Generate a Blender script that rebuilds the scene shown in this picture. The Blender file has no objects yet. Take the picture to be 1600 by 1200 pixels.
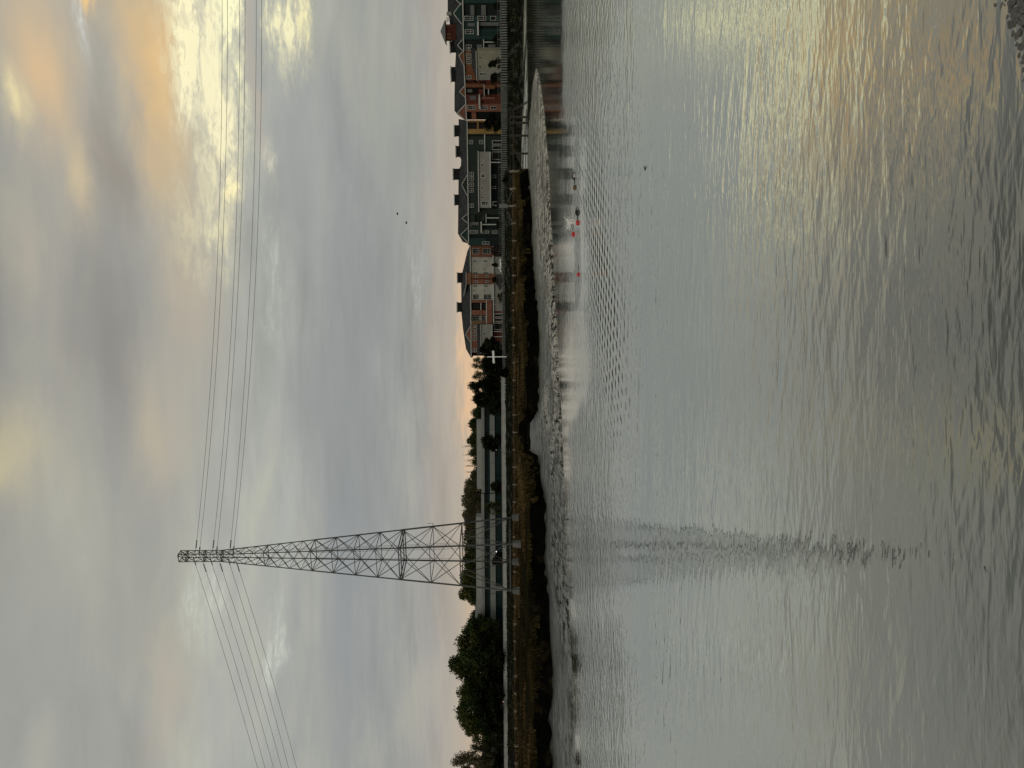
import bpy, bmesh, math, random
from mathutils import Vector, Matrix, noise as mn
random.seed(7)
S = bpy.context.scene
C = S.collection
PI = math.pi
# ------------------------------------------------------------------ camera (the photograph is turned a quarter, so the camera is rolled 90 degrees)
FP = 1202.0; H = 5.0
pit = math.atan(13.85/FP); rl = 0.00608
FW = Vector((0, math.cos(pit), -math.sin(pit)))
DN = Vector((0, -math.sin(pit), -math.cos(pit)))
XW = Vector((1, 0, 0))
RV = (DN*math.cos(rl) - XW*math.sin(rl)); UV = (XW*math.cos(rl) + DN*math.sin(rl))
cam_d = bpy.data.cameras.new('camera'); cam = bpy.data.objects.new('camera', cam_d); C.objects.link(cam)
M = Matrix.Identity(4)
for i in range(3):
    M[i][0] = RV[i]; M[i][1] = UV[i]; M[i][2] = -FW[i]
M[2][3] = H
cam.matrix_world = M
cam_d.sensor_fit = 'HORIZONTAL'; cam_d.sensor_width = 36.0; cam_d.lens = 36.0*FP/1600.0
cam_d.clip_start = 0.1; cam_d.clip_end = 6000
S.camera = cam
S.render.resolution_x = 1024; S.render.resolution_y = 768
S.view_settings.view_transform = 'Standard'; S.view_settings.look = 'None'
S.view_settings.exposure = 0.0; S.view_settings.gamma = 1.0
def ray(x, y): return FW + RV*((x-800)/FP) + UV*((600-y)/FP)
def P(x, y, Y):
    d = ray(x, y); return Vector((0, 0, H)) + d*(Y/d.y)
def G(x, y, z):
    d = ray(x, y); return Vector((0, 0, H)) + d*((z-H)/d.z)
def HZ(y): return 786.15 + (y-600)*0.00608
def zat(x, y, Y): return P(x, y, Y).z
def sr(r, g, b):
    f = lambda c: (c/255/12.92) if c/255 <= 0.04045 else ((c/255+0.055)/1.055)**2.4
    return (f(r), f(g), f(b))
# ------------------------------------------------------------------ node helper
class NT:
    def __init__(s, nt): s.nt = nt; s.n = nt.nodes; s.l = nt.links
    def node(s, t, **k):
        n = s.n.new(t)
        for a, b in k.items(): setattr(n, a, b)
        return n
    def put(s, sock, v):
        if hasattr(v, 'links') or isinstance(v, bpy.types.NodeSocket): s.l.new(v, sock)
        else: sock.default_value = v
    def m(s, op, a, b=None, c=None, clamp=False):
        n = s.node('ShaderNodeMath', operation=op); n.use_clamp = clamp
        s.put(n.inputs[0], a)
        if b is not None: s.put(n.inputs[1], b)
        if c is not None: s.put(n.inputs[2], c)
        return n.outputs[0]
    def vm(s, op, a, b=None):
        n = s.node('ShaderNodeVectorMath', operation=op); s.put(n.inputs[0], a)
        if b is not None: s.put(n.inputs[1], b)
        return n.outputs['Value'] if op in ('DOT_PRODUCT', 'LENGTH') else n.outputs[0]
    def noise(s, vec, scale, detail=3, rough=0.5, dist=0.0, col=False):
        n = s.node('ShaderNodeTexNoise'); s.put(n.inputs['Vector'], vec)
        n.inputs['Scale'].default_value = scale; n.inputs['Detail'].default_value = detail
        n.inputs['Roughness'].default_value = rough; n.inputs['Distortion'].default_value = dist
        return n.outputs['Color'] if col else n.outputs[0]
    def mix(s, f, a, b, t='MIX'):
        n = s.node('ShaderNodeMix', data_type='RGBA', blend_type=t); s.put(n.inputs[0], f)
        for k, v in ((6, a), (7, b)):
            if isinstance(v, tuple) and len(v) == 3: v = v+(1,)
            s.put(n.inputs[k], v)
        return n.outputs[2]
    def mr(s, v, a, b, c=0.0, d=1.0, smooth=True):
        n = s.node('ShaderNodeMapRange'); n.interpolation_type = 'SMOOTHSTEP' if smooth else 'LINEAR'
        s.put(n.inputs[0], v); n.inputs[1].default_value = a; n.inputs[2].default_value = b
        n.inputs[3].default_value = c; n.inputs[4].default_value = d
        return n.outputs[0]
    def sep(s, v):
        n = s.node('ShaderNodeSeparateXYZ'); s.put(n.inputs[0], v); return n.outputs
    def comb(s, x, y, z):
        n = s.node('ShaderNodeCombineXYZ')
        for i, v in enumerate((x, y, z)): s.put(n.inputs[i], v)
        return n.outputs[0]
# ------------------------------------------------------------------ world: overcast evening sky
W = bpy.data.worlds.new('World'); S.world = W; W.use_nodes = True
SUN_EL, SUN_AZ = math.radians(38), math.radians(205)
def build_world():
    t = NT(W.node_tree); t.n.clear()
    out = t.node('ShaderNodeOutputWorld'); bg = t.node('ShaderNodeBackground'); t.l.new(bg.outputs[0], out.inputs[0])
    sky = t.node('ShaderNodeTexSky', sky_type='NISHITA'); sky.sun_disc = False
    sky.sun_elevation = SUN_EL; sky.sun_rotation = SUN_AZ
    D0 = t.node('ShaderNodeTexCoord').outputs['Generated']
    D0 = t.vm('NORMALIZE', D0)
    x, y, z = t.sep(D0)
    # streaky cloud coordinates: clouds lie in low flat layers
    hp = t.m('ADD', t.m('MAXIMUM', z, 0.0), 0.16)
    cp = t.comb(t.m('DIVIDE', x, hp), t.m('DIVIDE', y, hp), t.m('MULTIPLY', z, 3.0))
    w1 = t.noise(cp, 1.3, 5, 0.55, 0.3, col=True)
    w1 = t.vm('SUBTRACT', w1, (0.5, 0.5, 0.5))
    w2 = t.noise(cp, 6.0, 5, 0.6, 0.3, col=True)
    w2 = t.vm('SUBTRACT', w2, (0.5, 0.5, 0.5))
    wv = t.vm('ADD', t.vm('MULTIPLY', w1, (0.22, 0.08, 0.085)), t.vm('MULTIPLY', w2, (0.075, 0.04, 0.045)))
    D = t.vm('ADD', D0, wv)
    el = t.m('ADD', z, t.m('MULTIPLY', t.m('SUBTRACT', t.sep(w1)[2], 0.5-0.5), 0.02))
    cr = t.node('ShaderNodeValToRGB'); t.l.new(el, cr.inputs[0])
    stops = [(0.0, (205, 178, 150)), (0.03, (196, 175, 153)), (0.06, (176, 168, 158)), (0.09, (163, 161, 158)), (0.13, (155, 157, 156)),
             (0.20, (153, 156, 156)), (0.27, (166, 169, 166)), (0.33, (172, 174, 170)), (0.40, (164, 165, 161)), (0.5, (160, 160, 157)), (0.62, (146, 147, 146)), (1.0, (150, 153, 156))]
    e = cr.color_ramp.elements
    while len(e) < len(stops): e.new(0.5)
    for i, (p, c) in enumerate(stops): e[i].position = p; e[i].color = sr(*c)+(1,)
    col = cr.outputs[0]
    # broad soft mottling and long horizontal streaks
    n1 = t.noise(cp, 1.1, 5, 0.5, 0.4); n2 = t.noise(t.vm('MULTIPLY', cp, (0.55, 1.6, 1.0)), 2.2, 4, 0.5, 0.5)
    mm = t.m('ADD', t.m('MULTIPLY', t.m('SUBTRACT', n1, 0.5), 0.95), t.m('MULTIPLY', t.m('SUBTRACT', n2, 0.5), 0.60))
    n3 = t.noise(t.vm('MULTIPLY', cp, (0.7, 1.5, 1.0)), 6.5, 5, 0.6, 0.5)
    mm = t.m('ADD', mm, t.m('MULTIPLY', t.m('SUBTRACT', n3, 0.5), 0.36))
    damp = t.mr(z, 0.02, 0.16, 0.20, 1.0)
    mm = t.m('ADD', t.m('MULTIPLY', mm, damp), 1.0)
    warm = t.mr(mm, 1.0, 1.22, 0.0, 1.0); mb_ = t.m('SUBTRACT', mm, t.m('MULTIPLY', warm, 0.10))
    col = t.mix(1.0, col, t.comb(t.m('ADD', mm, t.m('MULTIPLY', warm, 0.02)), mm, mb_), 'MULTIPLY')
    def blob(px, py, sv, sh, c, k, jag=False):
        nonlocal col
        d = ray(px, py).normalized(); t1 = Vector((d.y, -d.x, 0)).normalized(); t2 = t1.cross(d).normalized()
        dd = (d.x**2+d.y**2+d.z**2)
        r = 1.0/math.sqrt(1+((px-800)/FP)**2+((py-600)/FP)**2)
        a = t.vm('DOT_PRODUCT', D, tuple(t1*(FP/(sh*r)))); b = t.vm('DOT_PRODUCT', D, tuple(t2*(FP/(sv*r))))
        q = t.m('ADD', t.m('MULTIPLY', a, a), t.m('MULTIPLY', b, b))
        g = t.m('EXPONENT', t.m('MULTIPLY', q, -1.0))
        g = t.m('MULTIPLY', g, t.m('GREATER_THAN', t.vm('DOT_PRODUCT', D, tuple(d)), 0.0))
        if jag:
            g = t.m('MULTIPLY', g, t.m('MULTIPLY', t.mr(rip, 0.38, 0.60, 0.35, 1.2), t.mr(rip2, 0.36, 0.6, 0.55, 1.25)))
        g = t.m('MULTIPLY', g, k, clamp=True)
        col = t.mix(g, col, sr(*c))
    rip = t.noise(t.vm('MULTIPLY', cp, (0.8, 1.5, 1.0)), 9.0, 6, 0.62, 0.6)
    rip2 = t.noise(t.vm('MULTIPLY', cp, (1.0, 1.3, 1.0)), 26.0, 4, 0.6, 0.8)
    Lb = [ # x, y, sigma vertical, sigma horizontal, colour, weight
        (165, 520, 62, 170, (140, 138, 136), .8), (182, 260, 34, 90, (148, 142, 136), .8), (215, 900, 75, 260, (150, 151, 151), .6),
        (60, 1000, 60, 200, (160, 162, 160), .5), (470, 250, 45, 160, (160, 164, 165), .7), (560, 560, 50, 330, (148, 152, 154), .7),
        (530, 960, 55, 260, (146, 150, 155), .65), (610, 200, 45, 170, (154, 159, 154), .6), (480, 620, 40, 110, (152, 156, 158), .5),
        (300, 560, 30, 160, (164, 164, 160), .5),
        (60, 90, 55, 140, (212, 188, 154), .75), (50, 110, 28, 55, (226, 192, 150), .6), (240, 100, 34, 110, (232, 192, 134), .95),
        (200, 20, 40, 60, (206, 184, 148), .6), (260, 230, 36, 110, (208, 184, 146), .7), (300, 420, 40, 150, (184, 172, 156), .7),
        (120, 290, 20, 70, (212, 194, 160), .7), (12, 160, 18, 50, (224, 208, 170), .7), (30, 720, 42, 70, (200, 190, 160), .7),
        (8, 760, 22, 40, (212, 202, 162), .5), (250, 640, 38, 90, (188, 178, 160), .75), (255, 1090, 28, 110, (178, 170, 158), .6),
        (40, 380, 30, 90, (190, 182, 165), .5), (690, 500, 22, 420, (186, 172, 158), .35), (742, 600, 20, 200, (240, 198, 156), .7),
        (250, 1010, 20, 70, (178, 172, 160), .4), (-170, 470, 120, 230, (98, 95, 90), .85), (-160, 950, 120, 200, (120, 122, 120), .6)]
    for b in Lb: blob(*b)
    Lj = [(298, 70, 34, 150, (255, 247, 206), 1.15), (332, 180, 24, 110, (250, 242, 204), 1.2), (346, 30, 20, 110, (255, 252, 210), 1.4),
          (437, 20, 22, 50, (246, 240, 200), 1.2), (462, 10, 14, 40, (248, 240, 190), .8), (357, 290, 13, 34, (255, 244, 196), 1.3), (345, 360, 20, 50, (226, 220, 188), .8),
          (140, 30, 12, 34, (246, 206, 140), .9), (130, 60, 9, 40, (212, 216, 214), .7), (415, 240, 12, 40, (214, 212, 194), .7),
          (425, 430, 16, 80, (186, 190, 184), .6), (315, 930, 24, 60, (202, 206, 198), .8), (430, 1005, 17, 50, (200, 204, 196), .8),
          (455, 800, 24, 80, (176, 180, 178), .5), (300, 320, 30, 80, (214, 206, 176), .6), (640, 430, 10, 60, (178, 180, 180), .6), (6, 150, 12, 40, (238, 224, 176), .6)]
    for b in Lj: blob(*b, jag=True)
    blob(396, 140, 12, 80, (182, 176, 166), .85); blob(384, 60, 9, 90, (178, 172, 164), .8)
    # unseen sky behind the camera, brightness added to light the building fronts
    back = t.mr(y, -0.15, -0.8, 1.0, BACK_FILL)
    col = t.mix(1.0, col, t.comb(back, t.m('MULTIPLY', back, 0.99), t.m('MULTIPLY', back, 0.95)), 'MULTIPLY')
    # a trace of the clear sky above the cloud
    add = t.mix(1.0, sky.outputs[0], (0.0006, 0.0006, 0.0006), 'MULTIPLY')
    col = t.mix(1.0, col, add, 'ADD')
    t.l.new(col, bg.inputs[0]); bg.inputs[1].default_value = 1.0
BACK_FILL = 1.3
W.cycles.sampling_method = 'MANUAL'; W.cycles.sample_map_resolution = 256
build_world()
sd = bpy.data.lights.new('sun', 'SUN'); sd.energy = 0.5; sd.angle = math.radians(20); sd.color = (1.0, 0.88, 0.70)
so = bpy.data.objects.new('sun', sd); C.objects.link(so)
sdir = Vector((math.sin(SUN_AZ)*math.cos(SUN_EL), math.cos(SUN_AZ)*math.cos(SUN_EL), math.sin(SUN_EL)))
so.rotation_euler = sdir.to_track_quat('Z', 'Y').to_euler(); so.location = sdir*300

# ------------------------------------------------------------------ materials
MATS = {}
def mat(name, col, rough=0.8, var=0.25, scale=2.0, col2=None, bump=0.0, bscale=None, metal=0.0, spec=0.5, stretch=(1, 1, 1), c2lo=0.42, c2hi=0.6, island=False):
    if name in MATS: return MATS[name]
    m = bpy.data.materials.new(name); m.use_nodes = True; t = NT(m.node_tree)
    b = t.n['Principled BSDF']; b.inputs['Roughness'].default_value = rough; b.inputs['Metallic'].default_value = metal
    b.inputs['Specular IOR Level'].default_value = spec
    pos = t.node('ShaderNodeNewGeometry').outputs['Position']; v = t.vm('MULTIPLY', pos, stretch)
    n = t.noise(v, scale, 4, 0.6)
    k = t.mr(n, 0.3, 0.7, 1-var, 1+var, smooth=False)
    if col2: c = t.mix(t.mr(t.noise(v, scale*0.37, 4, 0.6, 0.5), c2lo, c2hi), tuple(col), tuple(col2))
    else: c = tuple(col)+(1,)
    if island:
        gi = t.node('ShaderNodeNewGeometry').outputs['Random Per Island']; k = t.m('MULTIPLY', k, t.mr(gi, 0, 1, 0.65, 1.35, smooth=False))
    c = t.mix(1.0, c, t.comb(k, k, k), 'MULTIPLY')
    t.l.new(c, b.inputs['Base Color'])
    if bump:
        bn = t.node('ShaderNodeBump'); bn.inputs['Strength'].default_value = 1.0; bn.inputs['Distance'].default_value = bump
        t.l.new(t.noise(v, bscale or scale*2, 5, 0.6), bn.inputs['Height']); t.l.new(bn.outputs[0], b.inputs['Normal'])
    MATS[name] = m; return m
steel = mat('galvanised_steel', (0.058, 0.062, 0.062), 0.6, 0.3, 0.4, metal=0.0)
concrete = mat('concrete', (0.125, 0.13, 0.12), 0.85, 0.25, 0.7, bump=0.02)
cable_m = mat('cable', (0.05, 0.055, 0.055), 0.6, 0.1)
insul = mat('insulator', (0.04, 0.04, 0.045), 0.4, 0.1)
white = mat('white_paint', (0.62, 0.62, 0.60), 0.6, 0.12, 0.8)
offwhite = mat('trim', (0.40, 0.42, 0.40), 0.7, 0.15, 0.6)
glass = mat('window_glass', (0.006, 0.008, 0.009), 0.25, 0.3, 0.5, spec=0.12)
shingle = mat('roof_shingle', (0.028, 0.030, 0.032), 0.85, 0.35, 1.2, col2=(0.040, 0.043, 0.043), bump=0.03, bscale=3, spec=0.1)
darkroof = mat('roof_monitor', (0.014, 0.015, 0.016), 0.8, 0.2, 1.0, spec=0.1)
teal = mat('teal_siding', (0.020, 0.042, 0.040), 0.8, 0.2, 0.5, stretch=(0.5, 0.5, 6), spec=0.1)
darkteal = mat('dark_siding', (0.013, 0.019, 0.018), 0.8, 0.2, 0.5, stretch=(0.5, 0.5, 6), spec=0.1)
green = mat('green_grey_siding', (0.024, 0.034, 0.029), 0.8, 0.2, 0.5, stretch=(0.5, 0.5, 6), spec=0.1)
orange = mat('orange_stucco', (0.15, 0.062, 0.032), 0.85, 0.2, 0.4, spec=0.1)
ochre = mat('ochre_stucco', (0.16, 0.10, 0.055), 0.85, 0.2, 0.4, spec=0.1)
redbrown = mat('red_brown_stucco', (0.105, 0.034, 0.025), 0.85, 0.2, 0.4, spec=0.1)
terra = mat('terracotta_stucco', (0.175, 0.078, 0.052), 0.85, 0.2, 0.4, spec=0.1)
yellow = mat('yellow_stucco', (0.26, 0.17, 0.065), 0.85, 0.18, 0.4, spec=0.1)
beige = mat('beige_stucco', (0.23, 0.225, 0.17), 0.85, 0.18, 0.4)
grey = mat('grey_stucco', (0.33, 0.33, 0.295), 0.85, 0.15, 0.4)
greyd = mat('mid_grey_stucco', (0.21, 0.212, 0.19), 0.85, 0.15, 0.4)
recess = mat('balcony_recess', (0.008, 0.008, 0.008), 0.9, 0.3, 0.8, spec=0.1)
panel_m = mat('balcony_panel', (0.085, 0.09, 0.09), 0.6, 0.2, 0.8)
conc_band = mat('office_concrete', (0.185, 0.20, 0.19), 0.85, 0.15, 0.35)
conc_band2 = mat('office_panel', (0.24, 0.25, 0.24), 0.85, 0.12, 0.35)
oglass = mat('office_glass', (0.006, 0.022, 0.023), 0.3, 0.8, 0.6, spec=0.12, stretch=(2, 2, 2))
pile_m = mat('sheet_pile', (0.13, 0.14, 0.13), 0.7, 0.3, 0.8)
pile_shade = mat('sheet_pile_shade', (0.006, 0.006, 0.006), 0.9, 0.3, 0.8, spec=0.1)  # near-black colour paints the shade between the ribs
wood = mat('weathered_wood', (0.16, 0.145, 0.12), 0.85, 0.3, 2.0)
wood_d = mat('wet_wood', (0.03, 0.027, 0.022), 0.7, 0.3, 2.0)
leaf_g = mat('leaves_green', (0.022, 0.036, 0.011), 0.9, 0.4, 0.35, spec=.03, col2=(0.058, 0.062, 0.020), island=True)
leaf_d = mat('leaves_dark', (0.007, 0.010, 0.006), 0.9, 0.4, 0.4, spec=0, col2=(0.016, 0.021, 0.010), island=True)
leaf_o = mat('leaves_olive', (0.055, 0.056, 0.026), 0.9, 0.4, 0.4, spec=.03, col2=(0.085, 0.075, 0.042), island=True)
leaf_r = mat('leaves_reddish', (0.022, 0.012, 0.009), 0.8, 0.4, 0.4, island=True)
bark = mat('bark', (0.055, 0.045, 0.035), 0.9, 0.3, 1.5)
wetsuit = mat('wetsuit', (0.010, 0.010, 0.012), 0.35, 0.1)
cap_w = mat('swim_cap', (0.75, 0.66, 0.64), 0.4, 0.05)
redf = mat('red_float', (0.50, 0.035, 0.035), 0.35, 0.1)
yelf = mat('yellow_float', (0.10, 0.065, 0.015), 0.4, 0.1)
foam = mat('foam', (0.85, 0.87, 0.86), 0.5, 0.05)
dark_m = mat('dark_plumage', (0.03, 0.028, 0.025), 0.8, 0.2)
rubber = mat('rubber', (0.02, 0.02, 0.02), 0.8, 0.1)
blackcar = mat('black_car_paint', (0.012, 0.013, 0.016), 0.3, 0.1)
rock_m = mat('rock', (0.13, 0.125, 0.11), 0.75, 0.45, 3.0, bump=0.05, bscale=6)

# ------------------------------------------------------------------ object helpers
def tag(o, label=None, cat=None, group=None, kind=None):
    if label: o['label'] = label
    if cat: o['category'] = cat
    if group: o['group'] = group
    if kind: o['kind'] = kind
    return o
def empty(name, loc, label, cat, group=None):
    o = bpy.data.objects.new(name, None); C.objects.link(o); o.location = loc; o.empty_display_size = 0.5
    return tag(o, label, cat, group)
class MB:
    def __init__(s): s.v = []; s.f = []
    def add(s, vs, fs):
        k = len(s.v); s.v += [tuple(p) for p in vs]; s.f += [tuple(i+k for i in f) for f in fs]
    def frame(s, o, ex, ey, ez, x0, x1, y0, y1, z0, z1):
        vs = [o+ex*x+ey*y+ez*z for x in (x0, x1) for y in (y0, y1) for z in (z0, z1)]
        s.add(vs, [(0, 1, 3, 2), (4, 6, 7, 5), (0, 4, 5, 1), (2, 3, 7, 6), (0, 2, 6, 4), (1, 5, 7, 3)])
    def box(s, x0, x1, y0, y1, z0, z1):
        s.frame(Vector(), Vector((1, 0, 0)), Vector((0, 1, 0)), Vector((0, 0, 1)), x0, x1, y0, y1, z0, z1)
    def bar(s, a, b, w, h=None, n=4):
        a = Vector(a); b = Vector(b); d = b-a
        if d.length < 1e-6: return
        d.normalize(); u = d.cross(Vector((0, 0, 1)))
        if u.length < 1e-3: u = Vector((1, 0, 0))
        u.normalize(); v = u.cross(d); h = h or w
        ring = []
        for p, in ((a,), (b,)):
            for i in range(n):
                an = 2*PI*(i+0.5)/n; r = 0.5/math.cos(PI/n)
                ring.append(p + u*(math.cos(an)*w*r) + v*(math.sin(an)*h*r))
        s.add(ring, [tuple((i, (i+1) % n, n+(i+1) % n, n+i)) for i in range(n)] + [tuple(range(n))[::-1], tuple(range(n, 2*n))])
    def cone(s, a, b, r0, r1, n=7):
        a = Vector(a); b = Vector(b); d = (b-a).normalized(); u = d.cross(Vector((0.3, 0.2, 1))).normalized(); v = u.cross(d)
        vs = [p+u*(math.cos(2*PI*i/n)*r)+v*(math.sin(2*PI*i/n)*r) for p, r in ((a, r0), (b, r1)) for i in range(n)]
        s.add(vs, [(i, (i+1) % n, n+(i+1) % n, n+i) for i in range(n)] + [tuple(range(n))[::-1], tuple(range(n, 2*n))])
    def blob(s, c, rx, ry, rz, seg=10, rings=6, jit=0.0, rot=0.0):
        vs = []; c = Vector(c); sd_ = random.random()*100
        for i in range(rings+1):
            th = PI*i/rings
            for j in range(seg):
                ph = 2*PI*j/seg; d = Vector((math.sin(th)*math.cos(ph), math.sin(th)*math.sin(ph), math.cos(th)))
                k = 1+jit*mn.noise(d*1.7+Vector((sd_, 0, 0)))
                q = Vector((d.x*rx*k, d.y*ry*k, d.z*rz*k)); q.rotate(Matrix.Rotation(rot, 3, 'Z')); vs.append(c+q)
        s.add(vs, [(i*seg+j, (i+1)*seg+j, (i+1)*seg+(j+1) % seg, i*seg+(j+1) % seg) for i in range(rings) for j in range(seg)])
    def build(s, name, m, parent=None, loc=None, smooth=False):
        me = bpy.data.meshes.new(name); off = Vector(parent.location) if parent is not None and loc is None else Vector(loc or (0, 0, 0))
        p = parent
        while p is not None and p.parent is not None and loc is None:
            p = p.parent; off += Vector(p.location)
        me.from_pydata([(a[0]-off.x, a[1]-off.y, a[2]-off.z) for a in s.v], [], s.f); me.update()
        bm = bmesh.new(); bm.from_mesh(me); bmesh.ops.recalc_face_normals(bm, faces=bm.faces); bm.to_mesh(me); bm.free()
        if smooth:
            for q in me.polygons: q.use_smooth = True
        if m: me.materials.append(m)
        o = bpy.data.objects.new(name, me); C.objects.link(o)
        if parent is not None: o.parent = parent
        if loc is not None: o.location = loc
        return o
def copy_tree(o, parent=None):
    c = o.copy(); C.objects.link(c); c.parent = parent
    for ch in [q for q in bpy.data.objects if q.parent == o]: copy_tree(ch, c)
    return c
def lerp(tab, y):
    if y <= tab[0][0]: return tab[0][1]
    for (a, va), (b, vb) in zip(tab, tab[1:]):
        if y <= b: return va+(vb-va)*(y-a)/(b-a)
    return tab[-1][1]

# ------------------------------------------------------------------ water
def make_water():
    mb = MB(); mb.add([(-1500, -60, 0), (1500, -60, 0), (1500, 1500, 0), (-1500, 1500, 0)], [(0, 1, 2, 3)])
    m = bpy.data.materials.new('tidal_water'); m.use_nodes = True; t = NT(m.node_tree); b = t.n['Principled BSDF']; out = t.n['Material Output']
    pos = t.node('ShaderNodeNewGeometry').outputs['Position']; x, y, z = t.sep(pos)
    # ruffled band between the sheltered calm strip and the smoother near water
    wob = t.m('MULTIPLY', t.m('SUBTRACT', t.noise(pos, 0.05, 3), 0.5), 6.0)
    yy = t.m('ADD', t.m('SUBTRACT', y, t.m('MULTIPLY', x, 0.16)), wob)
    bx = t.m('ADD', t.m('MULTIPLY', t.m('MULTIPLY', t.mr(x, -4.0, 0.0, 1.0, 0.0), t.mr(x, -18.0, -13.0, 0.48, 1.0)), 12.5), t.m('MULTIPLY', t.mr(x, 13.0, 24.0, 0.0, 1.0), 17.5))
    yy = t.m('ADD', t.m('SUBTRACT', y, bx), t.m('MULTIPLY', t.m('SUBTRACT', t.noise(pos, 0.20, 4, 0.65), 0.5), 9.0))
    calm = t.mr(yy, 40.5, 48.0, 1.0, 0.13)
    calm = t.m('MAXIMUM', calm, t.m('MULTIPLY', t.mr(y, 138.0, 158.0, 0.0, 1.5), t.m('MULTIPLY', t.mr(t.noise(t.vm('MULTIPLY', pos, (0.08, 0.02, 1)), 1.0, 4, 0.7), 0.35, 0.6, 0.25, 1.2), t.mr(x, 55.0, 95.0, 1.0, 0.35))))
    sw = t.m('DIVIDE', t.m('SUBTRACT', y, 51.2), 1.9); calm = t.m('MAXIMUM', calm, t.m('MULTIPLY', t.m('EXPONENT', t.m('MULTIPLY', t.m('MULTIPLY', sw, sw), -1.0)), t.m('MULTIPLY', t.mr(x, 4.5, 6.5, 0.0, 0.9), t.mr(x, 15.0, 18.0, 1.0, 0.0))))
    near = t.mr(y, 24.0, 44.0, 0.0, 1.0)
    h0 = t.noise(t.vm('MULTIPLY', pos, (0.27, 1.0, 1)), 9.0, 2, 0.5, 0.5); fine = t.mr(y, 8.0, 22.0, 1.0, 0.25)
    pat = t.mr(t.noise(t.vm('MULTIPLY', pos, (0.05, 0.09, 1)), 1.0, 4, 0.6, 0.8), 0.40, 0.62, 0.38, 1.0)   # patches of breeze
    h1 = t.noise(t.vm('MULTIPLY', pos, (0.30, 1.0, 1)), 3.6, 3, 0.55, 0.5)
    h2 = t.noise(t.vm('MULTIPLY', t.vm('ADD', pos, (31, 7, 0)), (0.34, 1.0, 1)), 1.35, 3, 0.5, 0.7)
    h3 = t.noise(t.vm('MULTIPLY', pos, (0.5, 1.0, 1)), 0.35, 2, 0.5, 0.5)
    rot = t.comb(t.m('ADD', t.m('MULTIPLY', x, 0.92), t.m('MULTIPLY', y, -0.38)), t.m('ADD', t.m('MULTIPLY', x, 0.38), t.m('MULTIPLY', y, 0.92)), 0.0)
    h4 = t.noise(t.vm('MULTIPLY', rot, (0.25, 1.0, 1)), 2.6, 2, 0.5, 0.3)
    h5 = t.noise(t.vm('MULTIPLY', pos, (1.9, 1.25, 1)), 1.0, 3, 0.6, 0.4)
    hr = t.m('ABSOLUTE', t.m('SUBTRACT', t.noise(t.vm('MULTIPLY', t.vm('ADD', pos, (5, 3, 0)), (0.30, 1.0, 1)), 2.4, 2, 0.5, 0.5), 0.5))
    hs = t.m('MULTIPLY', t.m('SUBTRACT', h1, 0.5), t.m('MULTIPLY', t.m('ADD', 0.0095, t.m('MULTIPLY', near, 0.017)), pat))
    hs = t.m('ADD', hs, t.m('MULTIPLY', t.m('SUBTRACT', h2, 0.5), t.m('MULTIPLY', t.m('ADD', 0.0135, t.m('MULTIPLY', near, 0.016)), pat)))
    hs = t.m('ADD', hs, t.m('MULTIPLY', t.m('SUBTRACT', h3, 0.5), 0.022))
    hs = t.m('ADD', hs, t.m('MULTIPLY', t.m('SUBTRACT', h0, 0.5), t.m('MULTIPLY', pat, t.m('MULTIPLY', fine, 0.0050))))
    hs = t.m('ADD', hs, t.m('MULTIPLY', t.m('SUBTRACT', h4, 0.5), t.m('MULTIPLY', pat, 0.017)))
    hs = t.m('SUBTRACT', hs, t.m('MULTIPLY', hr, t.m('MULTIPLY', pat, 0.020)))
    # wake fans behind the swimmers
    wobk = t.m('MULTIPLY', t.noise(pos, 0.5, 2), 2.2)
    wk = t.m('SINE', t.m('ADD', wobk, t.m('MULTIPLY', t.m('SUBTRACT', t.m('MULTIPLY', x, 0.88), t.m('MULTIPLY', y, 0.47)), 11.0)))
    wk2 = t.m('SINE', t.m('ADD', wobk, t.m('MULTIPLY', t.m('ADD', t.m('MULTIPLY', x, 0.25), t.m('MULTIPLY', y, 0.97)), 6.5)))
    qx = t.m('SUBTRACT', x, 7.0); qy = t.m('SUBTRACT', y, 40.5)
    dx = t.m('DIVIDE', t.m('ADD', t.m('MULTIPLY', qx, 0.68), t.m('MULTIPLY', qy, 0.73)), 11.0); dy = t.m('DIVIDE', t.m('SUBTRACT', t.m('MULTIPLY', qy, 0.68), t.m('MULTIPLY', qx, 0.73)), 3.6)
    wm = t.m('EXPONENT', t.m('MULTIPLY', t.m('ADD', t.m('MULTIPLY', dx, dx), t.m('MULTIPLY', dy, dy)), -1.0))
    hs = t.m('ADD', hs, t.m('MULTIPLY', t.m('ADD', t.m('MULTIPLY', wk, 0.014), t.m('MULTIPLY', wk2, 0.014)), wm))
    hs = t.m('ADD', hs, t.m('MULTIPLY', t.m('SUBTRACT', h5, 0.5), t.m('MULTIPLY', near, 0.045)))
    hs = t.m('MULTIPLY', hs, calm)
    bn = t.node('ShaderNodeBump'); bn.inputs['Strength'].default_value = 1.0; bn.inputs['Distance'].default_value = 1.0
    t.l.new(hs, bn.inputs['Height'])
    gl = t.node('ShaderNodeBsdfGlossy'); gl.distribution = 'GGX'; gl.inputs['Color'].default_value = (0.90, 0.93, 0.90, 1)
    t.l.new(t.m('MULTIPLY', t.m('ADD', 0.30, t.m('MULTIPLY', calm, 0.70)), t.m('ADD', 0.012, t.m('ADD', t.m('MULTIPLY', near, 0.075), t.mr(y, 138.0, 150.0, 0.0, 0.10)))), gl.inputs['Roughness']); t.l.new(bn.outputs[0], gl.inputs['Normal'])
    df = t.node('ShaderNodeBsdfDiffuse'); df.inputs['Color'].default_value = (0.055, 0.058, 0.047, 1)
    lw = t.node('ShaderNodeLayerWeight'); lw.inputs['Blend'].default_value = 0.5; t.l.new(bn.outputs[0], lw.inputs['Normal'])
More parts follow.
